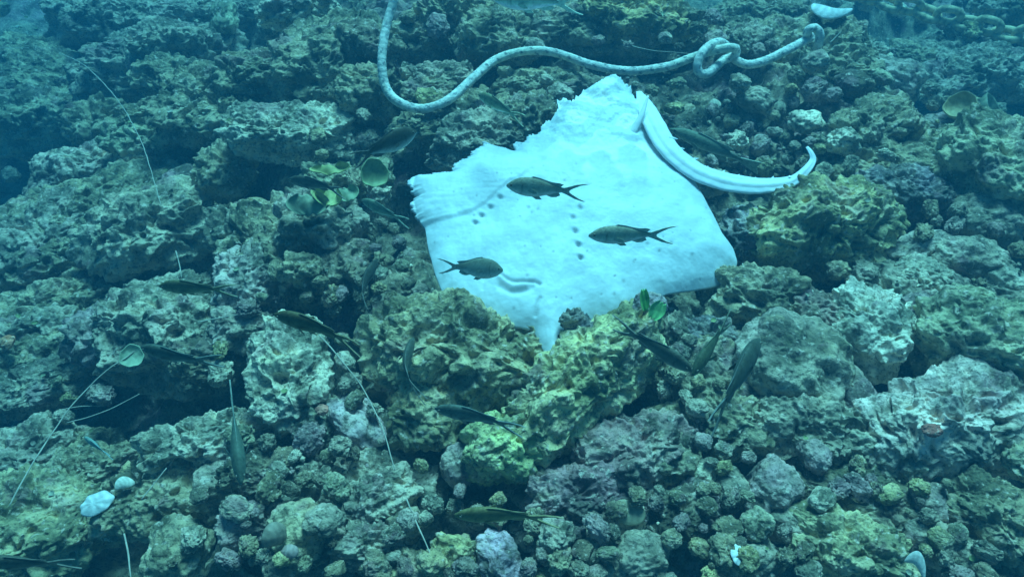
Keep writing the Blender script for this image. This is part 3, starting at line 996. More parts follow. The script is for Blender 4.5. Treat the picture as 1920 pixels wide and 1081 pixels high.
# ------------------------------------------------------------------ chain, half buried
def build_chain():
    root = bpy.data.objects.new('chain', None)
    COL.objects.link(root)
    tag(root, 'heavy overgrown iron chain lying in the hazy distance', 'chain')
    p0 = on_top(1780, 38, .01, 4)
    hs = []
    for i in range(-1, 8):
        q = at_z(1665 + i * 37, 6 + i * 9.8, p0[2])
        hs.append(height(q[0], q[1], 4))
    zz = float(np.percentile(hs, 80)) + .012
    p0 = at_z(1780, 38, zz)
    root.location = p0
    L_, W_, r_ = .039, .023, .013
    th = np.linspace(0, 2 * math.pi, 41)[:-1]
    path = np.stack([L_ * np.sign(np.cos(th)) * np.abs(np.cos(th)) ** .6 + 0, W_ * np.sin(th), 0 * th], -1)
    path = np.vstack([path, path[:2]])
    V0, Q0 = tube(path, r_, 14)
    V0 = V0 + .0018 * fbm(V0 / .012, 2)[:, None] * (V0 / (np.linalg.norm(V0, axis=1, keepdims=True) + 1e-6))
    me = mesh_from('link', V0, Q0, True, (.78, .60, .34))
    me.materials.append(M_IRON)
    for i in range(-2, 9):
        px, py = 1665 + i * 37, 6 + i * 9.8
        q = at_z(px, py, p0[2] + .012)
        a = at_z(px + 37, py + 9.8, p0[2])
        b = at_z(px, py, p0[2])
        ang = math.atan2(a[1] - b[1], a[0] - b[0])
        o = link('link', me, None, root)
        o.location = Vector(q - p0) + Vector((0, 0, .012 if i % 2 else 0))
        o.rotation_euler = (math.radians(18 if i % 2 == 0 else 82), random.uniform(-.15, .15), ang + random.uniform(-.12, .12))


build_chain()


# ------------------------------------------------------------------ fish
def smooth_interp(t, xs, ys):
    y = np.interp(t, xs, ys)
    k = np.hanning(9)
    k /= k.sum()
    return np.convolve(np.pad(y, 4, mode='edge'), k, 'valid')


def fin_sheet(outline, th, y0=0.0):
    """thin solid from an (x,z) outline fan, thickest in the middle"""
    o = np.asarray(outline, float)
    m = len(o)
    c = o.mean(0)
    V = [(x, y0 + th * .25, z) for x, z in o] + [(x, y0 - th * .25, z) for x, z in o] + [(c[0], y0 + th, c[1]), (c[0], y0 - th, c[1])]
    i = np.arange(m)
    k = (i + 1) % m
    T1 = np.stack([np.full(m, 2 * m), i, k], -1)
    T2 = np.stack([np.full(m, 2 * m + 1), k + m, i + m], -1)
    Qd = np.stack([i, i + m, k + m, k], -1)
    return np.array(V), [np.concatenate([T1, T2]), Qd]


def make_fish(name, hx, hy, tx, ty, label, L=.125, tone=1.0, deep=1.0, bend=0.0, roll=0.0, hue=(1, 1, 1), white=0.35, cat='fish', zmin=.17, slim=False, group='damselfish hovering over the reef'):
    # horizontal swimmer whose head and tail meet the two pixels at its own true length
    def length(z):
        return np.linalg.norm(at_z(hx, hy, z) - at_z(tx, ty, z))
    lo, hi = zmin, .75
    if length(lo) <= L:
        z = lo
    elif length(hi) >= L:
        z = hi
    else:
        for _ in range(40):
            z = (lo + hi) / 2
            if length(z) > L:
                lo = z
            else:
                hi = z
    A, B = at_z(hx, hy, z), at_z(tx, ty, z)
    L = float(np.linalg.norm(A - B))
    ctr = (A + B) / 2
    axd = (A - B) / L
    # body
    n, seg = 40, 24
    t = np.linspace(0, 1, n)
    ts = [0, .03, .08, .16, .28, .42, .56, .70, .82, .92, 1]
    hgt = smooth_interp(t, ts, np.array([.004, .034, .060, .090, .114, .122, .110, .083, .055, .036, .030]) * deep)
    wid = smooth_interp(t, ts, np.array([.004, .022, .036, .050, .059, .060, .052, .036, .021, .011, .008]) * (1 if not slim else .95))
    cz = np.interp(t, [0, .2, 1], [-.012, 0, .004])
    xs = .5 - (.70 if not slim else .82) * t
    xe = xs[-1]

    def bendf(V):
        V = np.array(V, float)
        q = np.clip(.15 - V[:, 0], 0, None)
        V[:, 1] += bend * q ** 2
        return V * L
    th = np.arange(seg) / seg * 2 * math.pi
    cs, sn = np.cos(th), np.sin(th)
    cs_ = np.sign(cs) * np.abs(cs) ** 1.15
    V = np.stack([np.repeat(xs, seg), (wid[:, None] * cs_[None]).ravel(), (cz[:, None] + hgt[:, None] * sn[None]).ravel()], -1)
    i = (np.arange(n - 1) * seg)[:, None]
    j = np.arange(seg)[None]
    a, b = i + j, i + (j + 1) % seg
    Qd = np.stack([a, b, b + seg, a + seg], -1).reshape(-1, 4)
    V = np.concatenate([V, [[.503, 0, cz[0]], [xe - .004, 0, cz[-1]]]])
    c0, c1 = n * seg, n * seg + 1
    jj = np.arange(seg)
    Tr = np.concatenate([np.stack([np.full(seg, c0), (jj + 1) % seg, jj], -1), np.stack([np.full(seg, c1), (n - 1) * seg + jj, (n - 1) * seg + (jj + 1) % seg], -1)])
    # counter-shading: dark back, grey-olive flank, silvery belly, faint scale rows
    rz = np.concatenate([np.tile(sn, n), [0, 0]])
    xx = V[:, 0]
    u = sstep(-1.0, .1, rz)[:, None]
    w = sstep(.2, .95, rz)[:, None]
    C = np.array([.42, .46, .44]) * white * 2 * (1 - u) + np.array([.125, .135, .10]) * u
    C = C * (1 - w) + np.array([.075, .082, .058]) * w
    rows = .86 + .14 * np.sin(xx * 130)[:, None] * np.sin(rz * 14)[:, None]
    C = C * rows
    C = C * (1 - .5 * sstep(.03, -.2, xx + .02)[:, None] * .6)
    gill = np.exp(-((xx - .30 - .04 * rz ** 2) / .006) ** 2)[:, None]
    C = C * (1 - .45 * gill)
    tc = 3.6 * tone * np.array(hue)
    body = link(name, mesh_from(name, bendf(V), [Qd, Tr], True, np.clip(C * tc, 0, .8)), M_FISH, color=(1, 1, 1))
    tag(body, label, cat, group)

    def part(nm, Vp, Qp, col, mat=M_FIN):
        me = mesh_from(nm, bendf(Vp), Qp, mat is M_EYE, np.clip(np.asarray(col) * (tc if mat is not M_EYE else 1), 0, .8))
        return link(nm, me, mat, body, color=(1, 1, 1))
    FD = (.12, .125, .10)
    # forked tail
    e = xe
    tail = [(e + .03, .026 * deep), (e - .04, .048), (e - .13, .085), (e - .24, .112), (-.5, .115), (e - .2, .086), (e - .12, .045), (e - .07, .012),
            (e - .065, -.004), (e - .07, -.02), (e - .12, -.05), (e - .19, -.088), (e - .27, -.115), (e - .24, -.118), (e - .13, -.092), (e - .04, -.05), (e + .03, -.024 * deep)]
    if slim:
        tail = [(e + .03, .026), (e - .08, .05), (-.5, .075), (-.47, .0), (-.5, -.075), (e - .08, -.05), (e + .03, -.026)]
    if bend:
        pass
    cN = len(tail)
    mid = np.array(tail)
    Vp = [(x, .006, z) for x, z in mid] + [(x, -.006, z) for x, z in mid]
    k = np.arange(cN)
    kk = (k + 1) % cN
    # strip triangulation between the upper and the lower chain of each lobe
    h2 = cN // 2
    if slim:
        fc = [(0, 1, 3), (1, 2, 3), (0, 3, 6), (3, 5, 6), (3, 4, 5)]
    else:
        fc = [(0, 1, 7), (1, 6, 7), (1, 2, 6), (2, 5, 6), (2, 3, 5), (3, 4, 5), (0, 7, 8), (0, 8, 16), (8, 9, 16), (9, 15, 16), (9, 10, 15), (10, 14, 15), (10, 11, 14), (11, 13, 14), (11, 12, 13)]
    fc = np.array(fc)
    part('tail_fin', Vp, [np.concatenate([fc, fc[:, ::-1] + cN]), np.stack([k, k + cN, kk + cN, kk], -1)], FD)
    hb = lambda x: float(np.interp(-x, -xs, hgt))
    top = [(.24, hb(.24) - .012), (.18, hb(.18) + .018), (.10, hb(.10) + .018), (.0, hb(0) + .020), (-.07, hb(-.07) + .030), (-.14, hb(-.14) + .048), (-.195, hb(-.18) + .040), (-.15, hb(-.15) - .004), (-.05, hb(-.05) - .015), (.1, hb(.1) - .02)]
    part('dorsal_fin', *fin_sheet(top, .006), FD)
    an = [(.02, -hb(.02) + .01), (-.05, -hb(-.05) - .038), (-.11, -hb(-.11) - .05), (-.16, -hb(-.16) - .032), (-.14, -hb(-.14) + .008)]
    part('anal_fin', *fin_sheet(an, .005), FD)
    pv = [(.2, -hb(.2) + .012), (.13, -hb(.13) - .035), (.06, -hb(.06) - .045), (.1, -hb(.1) + .01)]
    part('pelvic_fin', *fin_sheet(pv, .006), FD)
    for s in (-1, 1):
        pf = [(.0, 0), (-.05, .022), (-.12, .016), (-.135, -.012), (-.08, -.03), (-.02, -.018)]
        Vp, Qp = fin_sheet(pf, .003)
        Vp = np.array(Vp)
        ca = .42
        X = Vp[:, 0] * math.cos(ca) + .235
        Y = s * (.052 + -Vp[:, 0] * math.sin(ca)) + Vp[:, 1]
        part('pectoral_fin', np.stack([X, Y, Vp[:, 2] - .02], -1), Qp, (.10, .11, .085))
        Pe, Qe = cube_sphere(5)
        ey = Pe * np.array([.017, .009, .017]) + np.array([.438, s * .031, .014])
        pc = np.where((np.hypot(Pe[:, 0], Pe[:, 2]) < .62)[:, None], np.array([.01, .01, .012]), np.array([.20, .20, .15]))
        part('eye', ey, Qe, pc, M_EYE)
    X = Vector(axd)
    Z0 = Vector((0, 0, 1))
    Y = Z0.cross(X).normalized()
    Z = X.cross(Y)
    Mx = Matrix((X, Y, Z)).transposed()
    q = Mx.to_quaternion() @ Matrix.Rotation(math.radians(roll), 3, 'X').to_quaternion()
    body.rotation_mode = 'QUATERNION'
    body.rotation_quaternion = q
    body.location = ctr
    return body


D = 'damselfish'
# roll > 0 turns the flank on the fish's own right-hand side down; chosen so that the seen flank faces the camera
make_fish(D, 950, 346, 1104, 362, 'grey damselfish facing the rope bend over the upper belly of the ray', tone=1.25, roll=20, white=.3, deep=1.05)
make_fish(D, 1104, 440, 1270, 440, 'pale grey damselfish over the wing of the ray, with a dark spot behind its head', tone=1.4, roll=16, white=.3, deep=.98)
make_fish(D, 943, 505, 818, 498, 'damselfish hovering over the mouth of the ray with its back fin raised', tone=1.0, roll=-32, deep=1.35, L=.115, white=.3)
make_fish(D, 897, 176, 985, 228, 'dim olive damselfish under the bend of the rope', tone=1.0, hue=(1, 1.05, .8))
make_fish(D, 780, 245, 655, 305, 'black damselfish with a pale belly line beside the log-like rock', tone=.3, deep=1.25, roll=-12, white=.9)
make_fish(D, 540, 336, 655, 355, 'black damselfish in the hollow under the log-like rock', tone=.35, bend=.3)
make_fish(D, 678, 374, 768, 420, 'misty grey-green damselfish beside the torn fin of the ray', tone=.8, L=.11, hue=(.9, 1.1, 1.0))
make_fish(D, 708, 486, 652, 578, 'black damselfish bending away beside the small cobbles', tone=.3, bend=-.8)
make_fish(D, 298, 535, 446, 545, 'dark olive damselfish in front of the arched rock', tone=.5, hue=(1, 1, .7))
make_fish(D, 514, 588, 688, 640, 'brown-black damselfish just over the cauliflower rock', tone=.4, hue=(1.1, 1, .7), bend=.3)
make_fish(D, 264, 650, 412, 690, 'slate-grey damselfish above the round pale sponge disc', tone=.42, hue=(.8, 1, 1.1), bend=-.25)
make_fish(D, 775, 632, 738, 746, 'damselfish curving round the flank of the mouth-side yellow rock', tone=.42, bend=-1.1)
make_fish(D, 815, 764, 988, 798, 'blue-black damselfish above the lime knob', tone=.5, hue=(.85, 1, 1.1), bend=.2)
make_fish(D, 852, 964, 1055, 964, 'yellowish brown damselfish low over the cobbles near the bottom edge', tone=.62, hue=(1.2, 1.0, .6), bend=.2, L=.135)
make_fish(D, 1300, 694, 1146, 602, 'damselfish with a wide fork crossing the upper end of the slanting yellow rock', tone=.42, L=.135)
make_fish(D, 1298, 702, 1372, 590, 'olive damselfish meeting the wide-forked one nose to nose', tone=.34, roll=12, hue=(.9, 1.05, .8))
make_fish(D, 1424, 634, 1330, 806, 'slate damselfish swimming steeply past the smooth grey boulder', tone=.34, roll=-14, deep=1.1, hue=(.8, 1, 1.1), L=.15)
make_fish(D, 452, 905, 432, 725, 'misty damselfish seen from above over the pale broken ledge', tone=.5, roll=-12, deep=1.1, hue=(.8, 1.05, 1.1), L=.15)
make_fish(D, -40, 1052, 150, 1056, 'black damselfish half out of the picture over the corner boulder', tone=.35)
make_fish(D, 925, -4, 1100, 10, 'large hazy grey fish cut by the top edge behind the rope', tone=1.5, L=.19, hue=(.9, 1.05, 1), cat='fish', group=None)
make_fish(D, 158, 818, 210, 858, 'tiny blurred bluish damselfish in the hollow under the long white stem', tone=1.2, L=.07, hue=(.7, 1, 1.2), zmin=.06)
make_fish('wrasse', 1258, 240, 1424, 316, 'slim smooth grey fish lying close behind the tail of the ray', tone=.9, deep=.66, L=.4, hue=(1, 1.05, .95), slim=True, zmin=.065, roll=4, group=None)

# ------------------------------------------------------------------ shells, sponges, algae, strands
def shell(px, py, r_px, rot, col, label, name='shell', cat='shell', sx=1.0, flat=.35, tilt=(0.3, 0), ribs=0, lift=.006, bend=0.0):
    p = on_top(px, py, lift, 2)
    r = r_px * depth_of(p) / F
    n, m = 44, 12
    th = np.arange(n) / n * 2 * math.pi
    out = 1 + .04 * np.cos(ribs * th) + .06 * np.interp(np.arange(n), np.linspace(0, n, 12), np.append(a12 := np.random.RandomState(int(px)).uniform(-1.6, 1.6, 11), a12[0]))
    J = Join()
    rows, tops = [], []
    rho = np.arange(1, m + 1) / m
    out = out * (1 + .22 * np.cos(th)) * (1 + .10 * np.sin(2 * th + px))
    X = (rho[:, None] * (out * np.cos(th))[None]) * r * sx
    Y = (rho[:, None] * (out * np.sin(th) * .8)[None]) * r
    Y = Y - bend * r * (X / r) ** 2 * .8
    Z = flat * r * (1 - rho[:, None] ** 2) * (1 + .0 * th[None]) + .035 * r * np.cos(ribs * th)[None] * rho[:, None]
    Vt = np.concatenate([[[0, 0, flat * r]], np.stack([X, Y, Z], -1).reshape(-1, 3)])
    Vb = Vt.copy()
    Vb[:, 2] = Vb[:, 2] * .82 - .05 * r
    i = (np.arange(m - 1) * n)[:, None] + 1
    j = np.arange(n)[None]
    a, b = i + j, i + (j + 1) % n
    Qt = np.stack([a, a + n, b + n, b], -1).reshape(-1, 4)
    jj = np.arange(n)
    T0 = np.stack([np.zeros(n, int), 1 + jj, 1 + (jj + 1) % n], -1)
    k = len(Vt)
    ra = (m - 1) * n + 1 + jj
    rb = (m - 1) * n + 1 + (jj + 1) % n
    band = .88 + .12 * np.sin(np.linalg.norm(Vt[:, :2] + np.array([r * sx, 0]), axis=1) / r * 13 + 2 * perlin(Vt / r * 2))
    C = np.concatenate([band, band * .8])[:, None] * np.array(col)
    J.add(np.concatenate([Vt, Vb]), [Qt, T0, Qt[:, ::-1] + k, T0[:, ::-1] + k, np.stack([ra, ra + k, rb + k, rb], -1)], C)
    o = link(name, J.mesh(name), M_SHELL, color=(1, 1, 1), loc=p)
    o.rotation_euler = (tilt[0], tilt[1], math.radians(rot))
    tag(o, label, cat)
    return o


WHITE = (.90, .90, .84)
shell(176, 946, 27, 28, WHITE, 'long white shell lying on the edge of the corner boulder', sx=1.1, tilt=(.15, .1), lift=.008, flat=.3, bend=.0, ribs=7)
shell(228, 905, 15, 40, (.80, .76, .62), 'small cream shell between the long white shell and the ochre rock', tilt=(.4, .2), lift=.01, bend=.4)
shell(1384, 1042, 21, 70, WHITE, 'white fan shell standing near the bottom edge', tilt=(.3, .2), lift=.012, ribs=9)
shell(1342, 1036, 12, 10, (.70, .66, .5), 'chipped cream shell beside the white fan shell', tilt=(.4, -.3), bend=.5)
shell(1545, 24, 27, -28, WHITE, 'bright white curved shell above the hooked rope end', sx=1.35, tilt=(-.05, .1), lift=.02, bend=-.7)
shell(1425, 264, 15, 20, (.66, .60, .46), 'round pale shell among rubble inside the curl of the tail', flat=.7)
shell(1338, 193, 11, -10, (.62, .56, .40), 'small pale flat shell beside the spike of the tail base', flat=.3, bend=.4)
shell(508, 1003, 26, 40, (.34, .28, .20), 'open brown shell valve with a dark inside', flat=.55, tilt=(.9, .3), lift=.02, bend=.3)
shell(540, 1034, 16, -10, (.5, .36, .30), 'rounded tan shell below the open brown shell', flat=.6)
shell(1718, 1045, 17, -25, (.8, .76, .66), 'white lip of a broken shell under the cup-shaped stone', sx=1.2, flat=.25, tilt=(.7, 0), bend=.9)
shell(1172, 960, 28, 20, (.50, .44, .28), 'yellowish oyster shell on the oyster-like stone', flat=.3, bend=.2)


def cup(px, py, r_px, h, rot, col, label, name, cat, tilt):
    """a cup or disc with a raised rim and a hollow"""
    p = on_top(px, py, .02, 2)
    r = r_px * depth_of(p) / F
    n = 40
    th = np.arange(n) / n * 2 * math.pi
    w = 1 + .05 * np.sin(3 * th + px) + .03 * np.sin(7 * th)
    prof = [(.0, -.0), (.35, .0), (.62, .06), (.84, .22), (.95, .40), (1.0, .46), (1.04, .42), (1.0, .25), (.86, 0), (.6, -.2), (.3, -.35 * h), (.0, -.4 * h)]
    V, Qd = [], []
    for a, b in prof:
        for k in range(n):
            V.append((a * r * w[k] * math.cos(th[k]), a * r * w[k] * math.sin(th[k]), b * r * h))
    V = np.array(V)
    V += .03 * r * fbm(V / (r * .5) + px, 3)[:, None]
    m = len(prof)
    i = (np.arange(m - 1) * n)[:, None]
    j = np.arange(n)[None]
    a, b = i + j, i + (j + 1) % n
    Qd = np.stack([a, b, b + n, a + n], -1).reshape(-1, 4)
    o = link(name, mesh_from(name, V, Qd, True, col), M_ALGA, color=(1, 1, 1), loc=p)
    o.rotation_euler = (tilt[0], tilt[1], rot)
    tag(o, label, cat)


cup(254, 678, 21, .8, 0, (.42, .47, .30), 'round pale sponge disc in front of the slate-grey damselfish', 'sponge', 'sponge', (.35, .2))
cup(1802, 205, 28, 1.2, 0, (.52, .42, .22), 'yellow cup-shaped sponge above the moss-green boulder', 'sponge', 'sponge', (.2, -.5))
cup(1850, 215, 34, 1.0, .4, (.36, .34, .20), 'brown curled sponge leaning beside the yellow cup sponge', 'sponge', 'sponge', (.5, .6))
cup(700, 325, 26, .9, .3, (.36, .42, .20), 'ear-shaped green sponge below the tail of the pale-bellied fish', 'sponge', 'sponge', (.8, .3))


def frond(px, py, w_px, h_px, rot, col, label, curl=.4, tilt=(.3, 0), lift=.02):
    p = on_top(px, py, lift, 2)
    s = depth_of(p) / F
    n, m = 26, 14
    u = np.linspace(-1, 1, n)
    v = np.linspace(0, 1, m)
    U, Vv = np.meshgrid(u, v, indexing='ij')
    wide = np.sin(np.clip(Vv * 2.4 + .35, 0, math.pi)) ** .8
    X = U * wide * w_px * s
    Y = (Vv - .5) * 2 * h_px * s * (1 + .10 * np.cos(U * 7))
    Z = curl * w_px * s * (U ** 2 * .8 + .25 * np.sin(U * 5 + Vv * 3))
    V = np.stack([X, Y, Z], -1).reshape(-1, 3)
    V = np.concatenate([V, V - np.array([0, 0, .0022])])
    idx = np.arange(n * m).reshape(n, m)
    Qd = np.stack([idx[:-1, :-1], idx[1:, :-1], idx[1:, 1:], idx[:-1, 1:]], -1).reshape(-1, 4)
    bd = np.concatenate([idx[:, 0], idx[-1, 1:], idx[-2::-1, -1], idx[0, -2:0:-1]])
    nb = np.roll(bd, -1)
    k = n * m
    o = link('alga', mesh_from('alga', V, [Qd, Qd[:, ::-1] + k, np.stack([bd, bd + k, nb + k, nb], -1)], True, col), M_ALGA, color=(1, 1, 1), loc=p)
    o.rotation_euler = (tilt[0], tilt[1], math.radians(rot))
    tag(o, label, 'alga')


frond(578, 385, 40, 20, 10, (.34, .38, .24), 'pale green plate alga spread over the grey lumpy rock', tilt=(.5, .1))
frond(618, 374, 32, 16, -20, (.52, .54, .22), 'bright yellow-green curled alga on the pale green plate alga', curl=.7, lift=.03)
frond(650, 365, 24, 15, 20, (.32, .38, .22), 'small round green alga at the end of the pale green plate alga', lift=.02)
frond(1208, 562, 9, 20, 10, (.25, .62, .16), 'slim upright bright green leaf on top of the slanting yellow rock', curl=.6, tilt=(.9, 0), lift=.02)
frond(1232, 582, 15, 18, -30, (.28, .62, .22), 'rounded bright green leaf beside the slim upright leaf', tilt=(.7, .3), lift=.02)
frond(620, 320, 38, 10, 8, (.46, .46, .18), 'ragged yellowish alga rim above a black hollow', curl=.3, lift=.03)


def strand(pts, r, label, name='stem', cat='stem', col=(.55, .48, .38), hover=.006):
    pts = spline([(a, b, 0) for a, b in pts], 12)[:, :2]
    P = np.array([on_top(a, b, hover, 2) for a, b in pts])
    z = P[:, 2].copy()
    W_ = 7
    zp = np.pad(z, W_, mode='edge')
    z = np.array([zp[i:i + 2 * W_ + 1].max() for i in range(len(z))])
    z = np.convolve(np.pad(z, W_, mode='edge'), np.hanning(2 * W_ + 3)[1:-1] / np.hanning(2 * W_ + 3).sum(), 'valid')
    P = np.array([at_z(a, b, zz) for (a, b), zz in zip(pts, z)])
    S = spline(P, .006)
    S = S + .0012 * np.stack([perlin(S / .04), perlin(S / .04 + 9), perlin(S / .04 + 19)], -1)
    rad = .72 * r * (1 + .25 * perlin(S / .03 + 5)) * np.linspace(1, .7, len(S))
    o = link(name, mesh_from(name, *tube(S, rad, 8), True, col), M_STEM, color=(1, 1, 1))
    tag(o, label, cat)


strand([(114, 101), (140, 112), (165, 128), (190, 152), (215, 180), (238, 213), (252, 240), (266, 268), (280, 310), (292, 350), (302, 384)], .0021, 'longest pale strand running down across the green lumpy rock')
strand([(330, 470), (335, 490), (340, 520)], .0017, 'short pale strand end below the arched rock')
strand([(18, 948), (40, 905), (70, 855), (105, 800), (130, 765), (170, 722), (205, 690), (240, 668), (262, 650)], .0021, 'long straight white stem crossing the hollow beside the mauve crusted rock')
strand([(110, 768), (150, 762), (200, 760)], .0013, 'thin side twig crossing the long straight white stem')
strand([(125, 792), (170, 780), (215, 762), (262, 738)], .0014, 'thin pale twig running under the thin side twig')
strand([(372, 604), (400, 598), (430, 592), (468, 586)], .0016, 'short pale twig beside the cauliflower rock')
strand([(598, 628), (620, 650), (645, 680), (670, 712), (692, 748), (712, 790), (728, 835), (740, 880)], .0018, 'upper half of the broken strand beside the ochre lobe')
strand([(762, 935), (775, 965), (790, 1000), (808, 1040)], .0018, 'lower half of the broken strand over the grey flat rock')
strand([(232, 1000), (238, 1030), (246, 1085)], .0022, 'thin white root hanging beside the upright block')
strand([(265, 935), (285, 910), (312, 876)], .0016, 'short slanting twig under the pale broken ledge')
strand([(1165, 75), (1190, 88), (1220, 95), (1255, 98), (1292, 101)], .0018, 'thin dead twig lying above the rope near its knot')
strand([(1556, 80), (1566, 70), (1578, 58)], .0014, 'tiny pale twig beside the hooked rope end')
strand([(-10, 88), (20, 90), (55, 90)], .0022, 'pale strand at the picture edge under the overhanging rock')

# ------------------------------------------------------------------ cobbles: separate stones of the rubble
SMALL = {}
for s_ in range(8):
    st = ['crust', 'knob', 'smooth', 'smooth', 'pit', 'crust', 'smooth', 'smooth'][s_]
    Vp, Qp = rock_shape(.035, .031, .026, 26, st, 200 + s_)
    me = mesh_from('cobble', Vp, Qp)
    me.materials.append(M_ROCK)
    SMALL[s_] = (me, Vp, st)

SHAPE = {'lump': 'lumpy', 'crust': 'rough', 'knob': 'knobbly', 'smooth': 'smooth', 'pit': 'pitted'}
used = set()


def auto_label(px, py, r, col, st, noun):
    near = sorted(LAND, key=lambda l: (l[0] - px) ** 2 + (l[1] - py) ** 2)
    size = 'tiny' if r < 12 else 'small' if r < 18 else 'medium-sized' if r < 40 else 'larger'
    base = f'{size} {SHAPE[st]} {COLWORD.get(col, "brownish")} {noun}'

    def rel(l):
        dx, dy = px - l[0], py - l[1]
        w = 'beside' if abs(dx) > abs(dy) * 1.2 else ('behind' if dy < 0 else 'in front of')
        return f'{w} the {l[2]}'
    tries = [f'{base} {rel(near[0])}', f'{base} between the {near[0][2]} and the {near[1][2]}', f'{base} between the {near[0][2]} and the {near[2][2]}',
             f'{base} {rel(near[1])}', f'{base} {rel(near[2])}', f'{base} between the {near[1][2]} and the {near[2][2]}', f'{base} {rel(near[3])}']
    for k, t in enumerate(tries):
        if t not in used and len(t.split()) <= 16:
            used.add(t)
            return t
    for t in tries[:1]:
        for extra in ('half hidden', 'tilted', 'low', 'squat', 'narrow'):
            t2 = f'{extra} {t}'
            if t2 not in used:
                used.add(t2)
                return t2
    return tries[0]


for rec in ROCKS:
    if not rec[5]:
        st = 'crust' if rec[3] > 30 else 'smooth'
        rec[0]['label'] = auto_label(rec[1], rec[2], rec[3], rec[4], st, 'rock')


def rubble_density(px, py):
    d = 0.12
    for cx, cy_, r, w in ((700, 520, 90, 1.3), (1450, 220, 150, 1.0), (1780, 480, 150, 1.0), (1350, 990, 170, 1.0), (620, 930, 120, .9), (1050, 1000, 160, .8), (1200, 150, 120, .8), (1720, 920, 120, .6),
                          (1330, 730, 90, .7), (1640, 330, 140, .7), (680, 650, 70, .8), (560, 590, 70, .6), (400, 950, 90, .4), (1750, 160, 160, .5)):
        d += w * math.exp(-((px - cx) ** 2 + (py - cy_) ** 2) / (2 * r * r))
    return d


cob, tries_n = [], 0
CW = [(OLIVE, 3), (GREY, 4), (MAUVE, 3), (PALE, 2), (YEL, 1.2), (DARK, 1.5), (OCHRE, .8), (GREEN, .7)]
while len(cob) < 270 and tries_n < 30000:
    tries_n += 1
    px, py = random.uniform(-10, 1930), random.uniform(-10, 1085)
    if random.random() > rubble_density(px, py) / 1.6 or in_ray(px, py, -6) or in_ray(px, py):
        continue
    r = min(34, max(9, random.lognormvariate(2.75, .38)))
    if any((px - q[0]) ** 2 + (py - q[1]) ** 2 < ((r + q[2]) * .82) ** 2 for q in cob):
        continue
    p = on_top(px, py, 0, 3)
    if p[2] > .075 + slope(p[0], p[1]):
        continue
    # keep clear of the slender things
    cob.append((px, py, r))
    s_ = random.randrange(8)
    me, Vp, st = SMALL[s_]
    o = bpy.data.objects.new('cobble', me)
    COL.objects.link(o)
    k = r * depth_of(p) / F / .034
    sc = np.array([k * random.uniform(.85, 1.25), k * random.uniform(.8, 1.1), k * random.uniform(.75, 1.05)])
    o.scale = sc
    o.location = p + np.array([0, 0, .35 * .026 * k])
    o.rotation_euler = (random.uniform(-.4, .4), random.uniform(-.4, .4), random.uniform(0, 6.28))
    col = random.choices([c for c, _ in CW], [w for _, w in CW])[0]
    jit = random.uniform(.8, 1.2)
    o.color = (*(min(.8, c * jit) for c in col), 1)
    tag(o, auto_label(px, py, r, col, st, 'cobble'), 'cobble', 'loose cobbles between the rocks')

# ------------------------------------------------------------------ rubble too small to count, leafy turf
J = Join()
pebs = [rock_shape(1, .9, .75, 5, 'smooth', 400 + i)[0] if False else None for i in range(1)]
Ps, Qs5 = cube_sphere(4)
shapes = []
for i in range(14):
    q = Ps * (1 + .55 * fbm(Ps * 1.6 + i * 5.1, 3))[:, None] * np.array([1, random.uniform(.6, 1), random.uniform(.4, .85)])
    shapes.append(q)
cnt = 0
pal = np.array([OLIVE, GREY, MAUVE, PALE, CREAM, YEL, DARK, OCHRE])
pw = np.array([3, 4, 2, 2.4, .8, 1.0, 1.0, .8])
pw = pw / pw.sum()
for _ in range(26000):
    px, py = random.uniform(-120, 2040), random.uniform(-60, 1130)
    if random.random() > (rubble_density(px, py) + .10) / 1.3:
        continue
    r = random.uniform(2.2, 7.0) * (.6 + .4 * random.random())
    p = on_top(px, py, 0, 1)
    if in_ray(px, py) and p[2] > ray_z(p[0], p[1]) - .05:
        continue
    if p[2] - slope(p[0], p[1]) > .06 or (p[2] - slope(p[0], p[1]) > .02 and random.random() > .3):
        continue
    if steep(p[0], p[1]) > .030:
        continue
    k = r * depth_of(p) / F
    q = shapes[random.randrange(14)] * k
    an = random.uniform(0, 6.28)
    ca, sa = math.cos(an), math.sin(an)
    q = np.stack([q[:, 0] * ca - q[:, 1] * sa, q[:, 0] * sa + q[:, 1] * ca, q[:, 2]], -1)
    J.add(q + p + np.array([0, 0, .25 * k]), Qs5, np.clip(pal[np.random.choice(8, p=pw)] * random.uniform(.75, 1.3), 0, .8))
    cnt += 1
rub = link('rubble', J.mesh('rubble'), M_PEB, color=(1, 1, 1))
rub['kind'] = 'stuff'

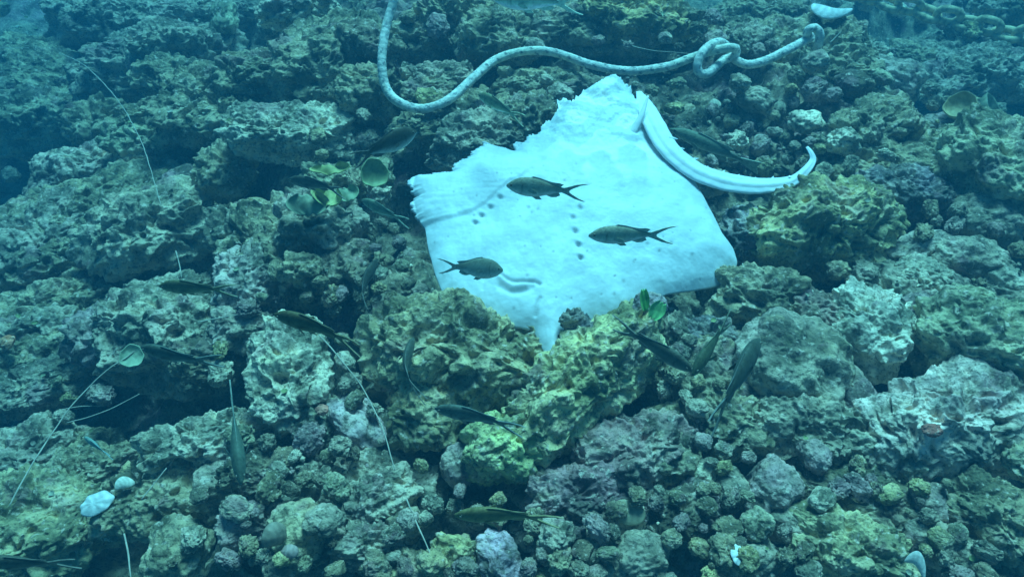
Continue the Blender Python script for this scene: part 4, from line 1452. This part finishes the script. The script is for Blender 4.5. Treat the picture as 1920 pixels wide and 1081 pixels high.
J = Join()
nn, mm = 7, 5
U, W = np.meshgrid(np.linspace(-1, 1, nn), np.linspace(0, 1, mm), indexing='ij')
ix = np.arange(nn * mm).reshape(nn, mm)
QL = np.stack([ix[:-1, :-1], ix[1:, :-1], ix[1:, 1:], ix[:-1, 1:]], -1).reshape(-1, 4)
for _ in range(7000):
    px, py = random.uniform(-120, 2040), random.uniform(-60, 1130)
    if random.random() > .25 + .5 * math.exp(-((px - 700) ** 2 + (py - 480) ** 2) / (2 * 120 ** 2)):
        continue
    p = on_top(px, py, 0, 1)
    if in_ray(px, py) or (p[2] - slope(p[0], p[1]) > .03 and random.random() > .12):
        continue
    if steep(p[0], p[1]) > .026:
        continue
    r = random.uniform(3, 8) * depth_of(p) / F
    wide = np.sin(W * 2.3 + .4)
    A = np.stack([U * wide * r * random.uniform(.5, 1), W * r * 1.5, r * (.5 * U ** 2 + .5 * W ** 1.5) * random.uniform(.5, 1.2)], -1).reshape(-1, 3)
    an = random.uniform(0, 6.28)
    ca, sa = math.cos(an), math.sin(an)
    A = np.stack([A[:, 0] * ca - A[:, 1] * sa, A[:, 0] * sa + A[:, 1] * ca, A[:, 2]], -1)
    cc = np.array(random.choice([(.34, .36, .22), (.42, .42, .30), (.30, .34, .14), (.22, .20, .13), (.46, .40, .30)])) * random.uniform(.7, 1.2)
    J.add(A + p - np.array([0, 0, .001]), QL, cc)
turf = link('leafy_algae', J.mesh('leafy_algae'), M_ALGA, color=(1, 1, 1))
turf['kind'] = 'stuff'

# ------------------------------------------------------------------ the water itself, as a closed box of haze
hz = [(-9.5, -8.5, -1.6), (9.5, 11.5, 1.34)]
(x0, y0, z0_), (x1, y1, z1_) = hz
Vh = [(x0, y0, z0_), (x1, y0, z0_), (x1, y1, z0_), (x0, y1, z0_), (x0, y0, z1_), (x1, y0, z1_), (x1, y1, z1_), (x0, y1, z1_)]
Qh = [(0, 3, 2, 1), (4, 5, 6, 7), (0, 1, 5, 4), (1, 2, 6, 5), (2, 3, 7, 6), (3, 0, 4, 7)]
mh = bpy.data.materials.new('haze')
mh.use_nodes = True
nt = mh.node_tree
nt.nodes.clear()
vo = nt.nodes.new('ShaderNodeVolumePrincipled')
vo.inputs['Color'].default_value = (.015, .10, .165, 1)
vo.inputs['Density'].default_value = 0.43
vo.inputs['Anisotropy'].default_value = 0.3
vo.inputs['Absorption Color'].default_value = (.10, .5, .7, 1)
mo = nt.nodes.new('ShaderNodeOutputMaterial')
nt.links.new(vo.outputs['Volume'], mo.inputs['Volume'])
haze = link('haze', mesh_from('haze', Vh, np.array(Qh), False), mh)
haze['kind'] = 'stuff'
print('BUILT', len(ROCKS), 'rocks', len(cob), 'cobbles', cnt, 'pebbles')
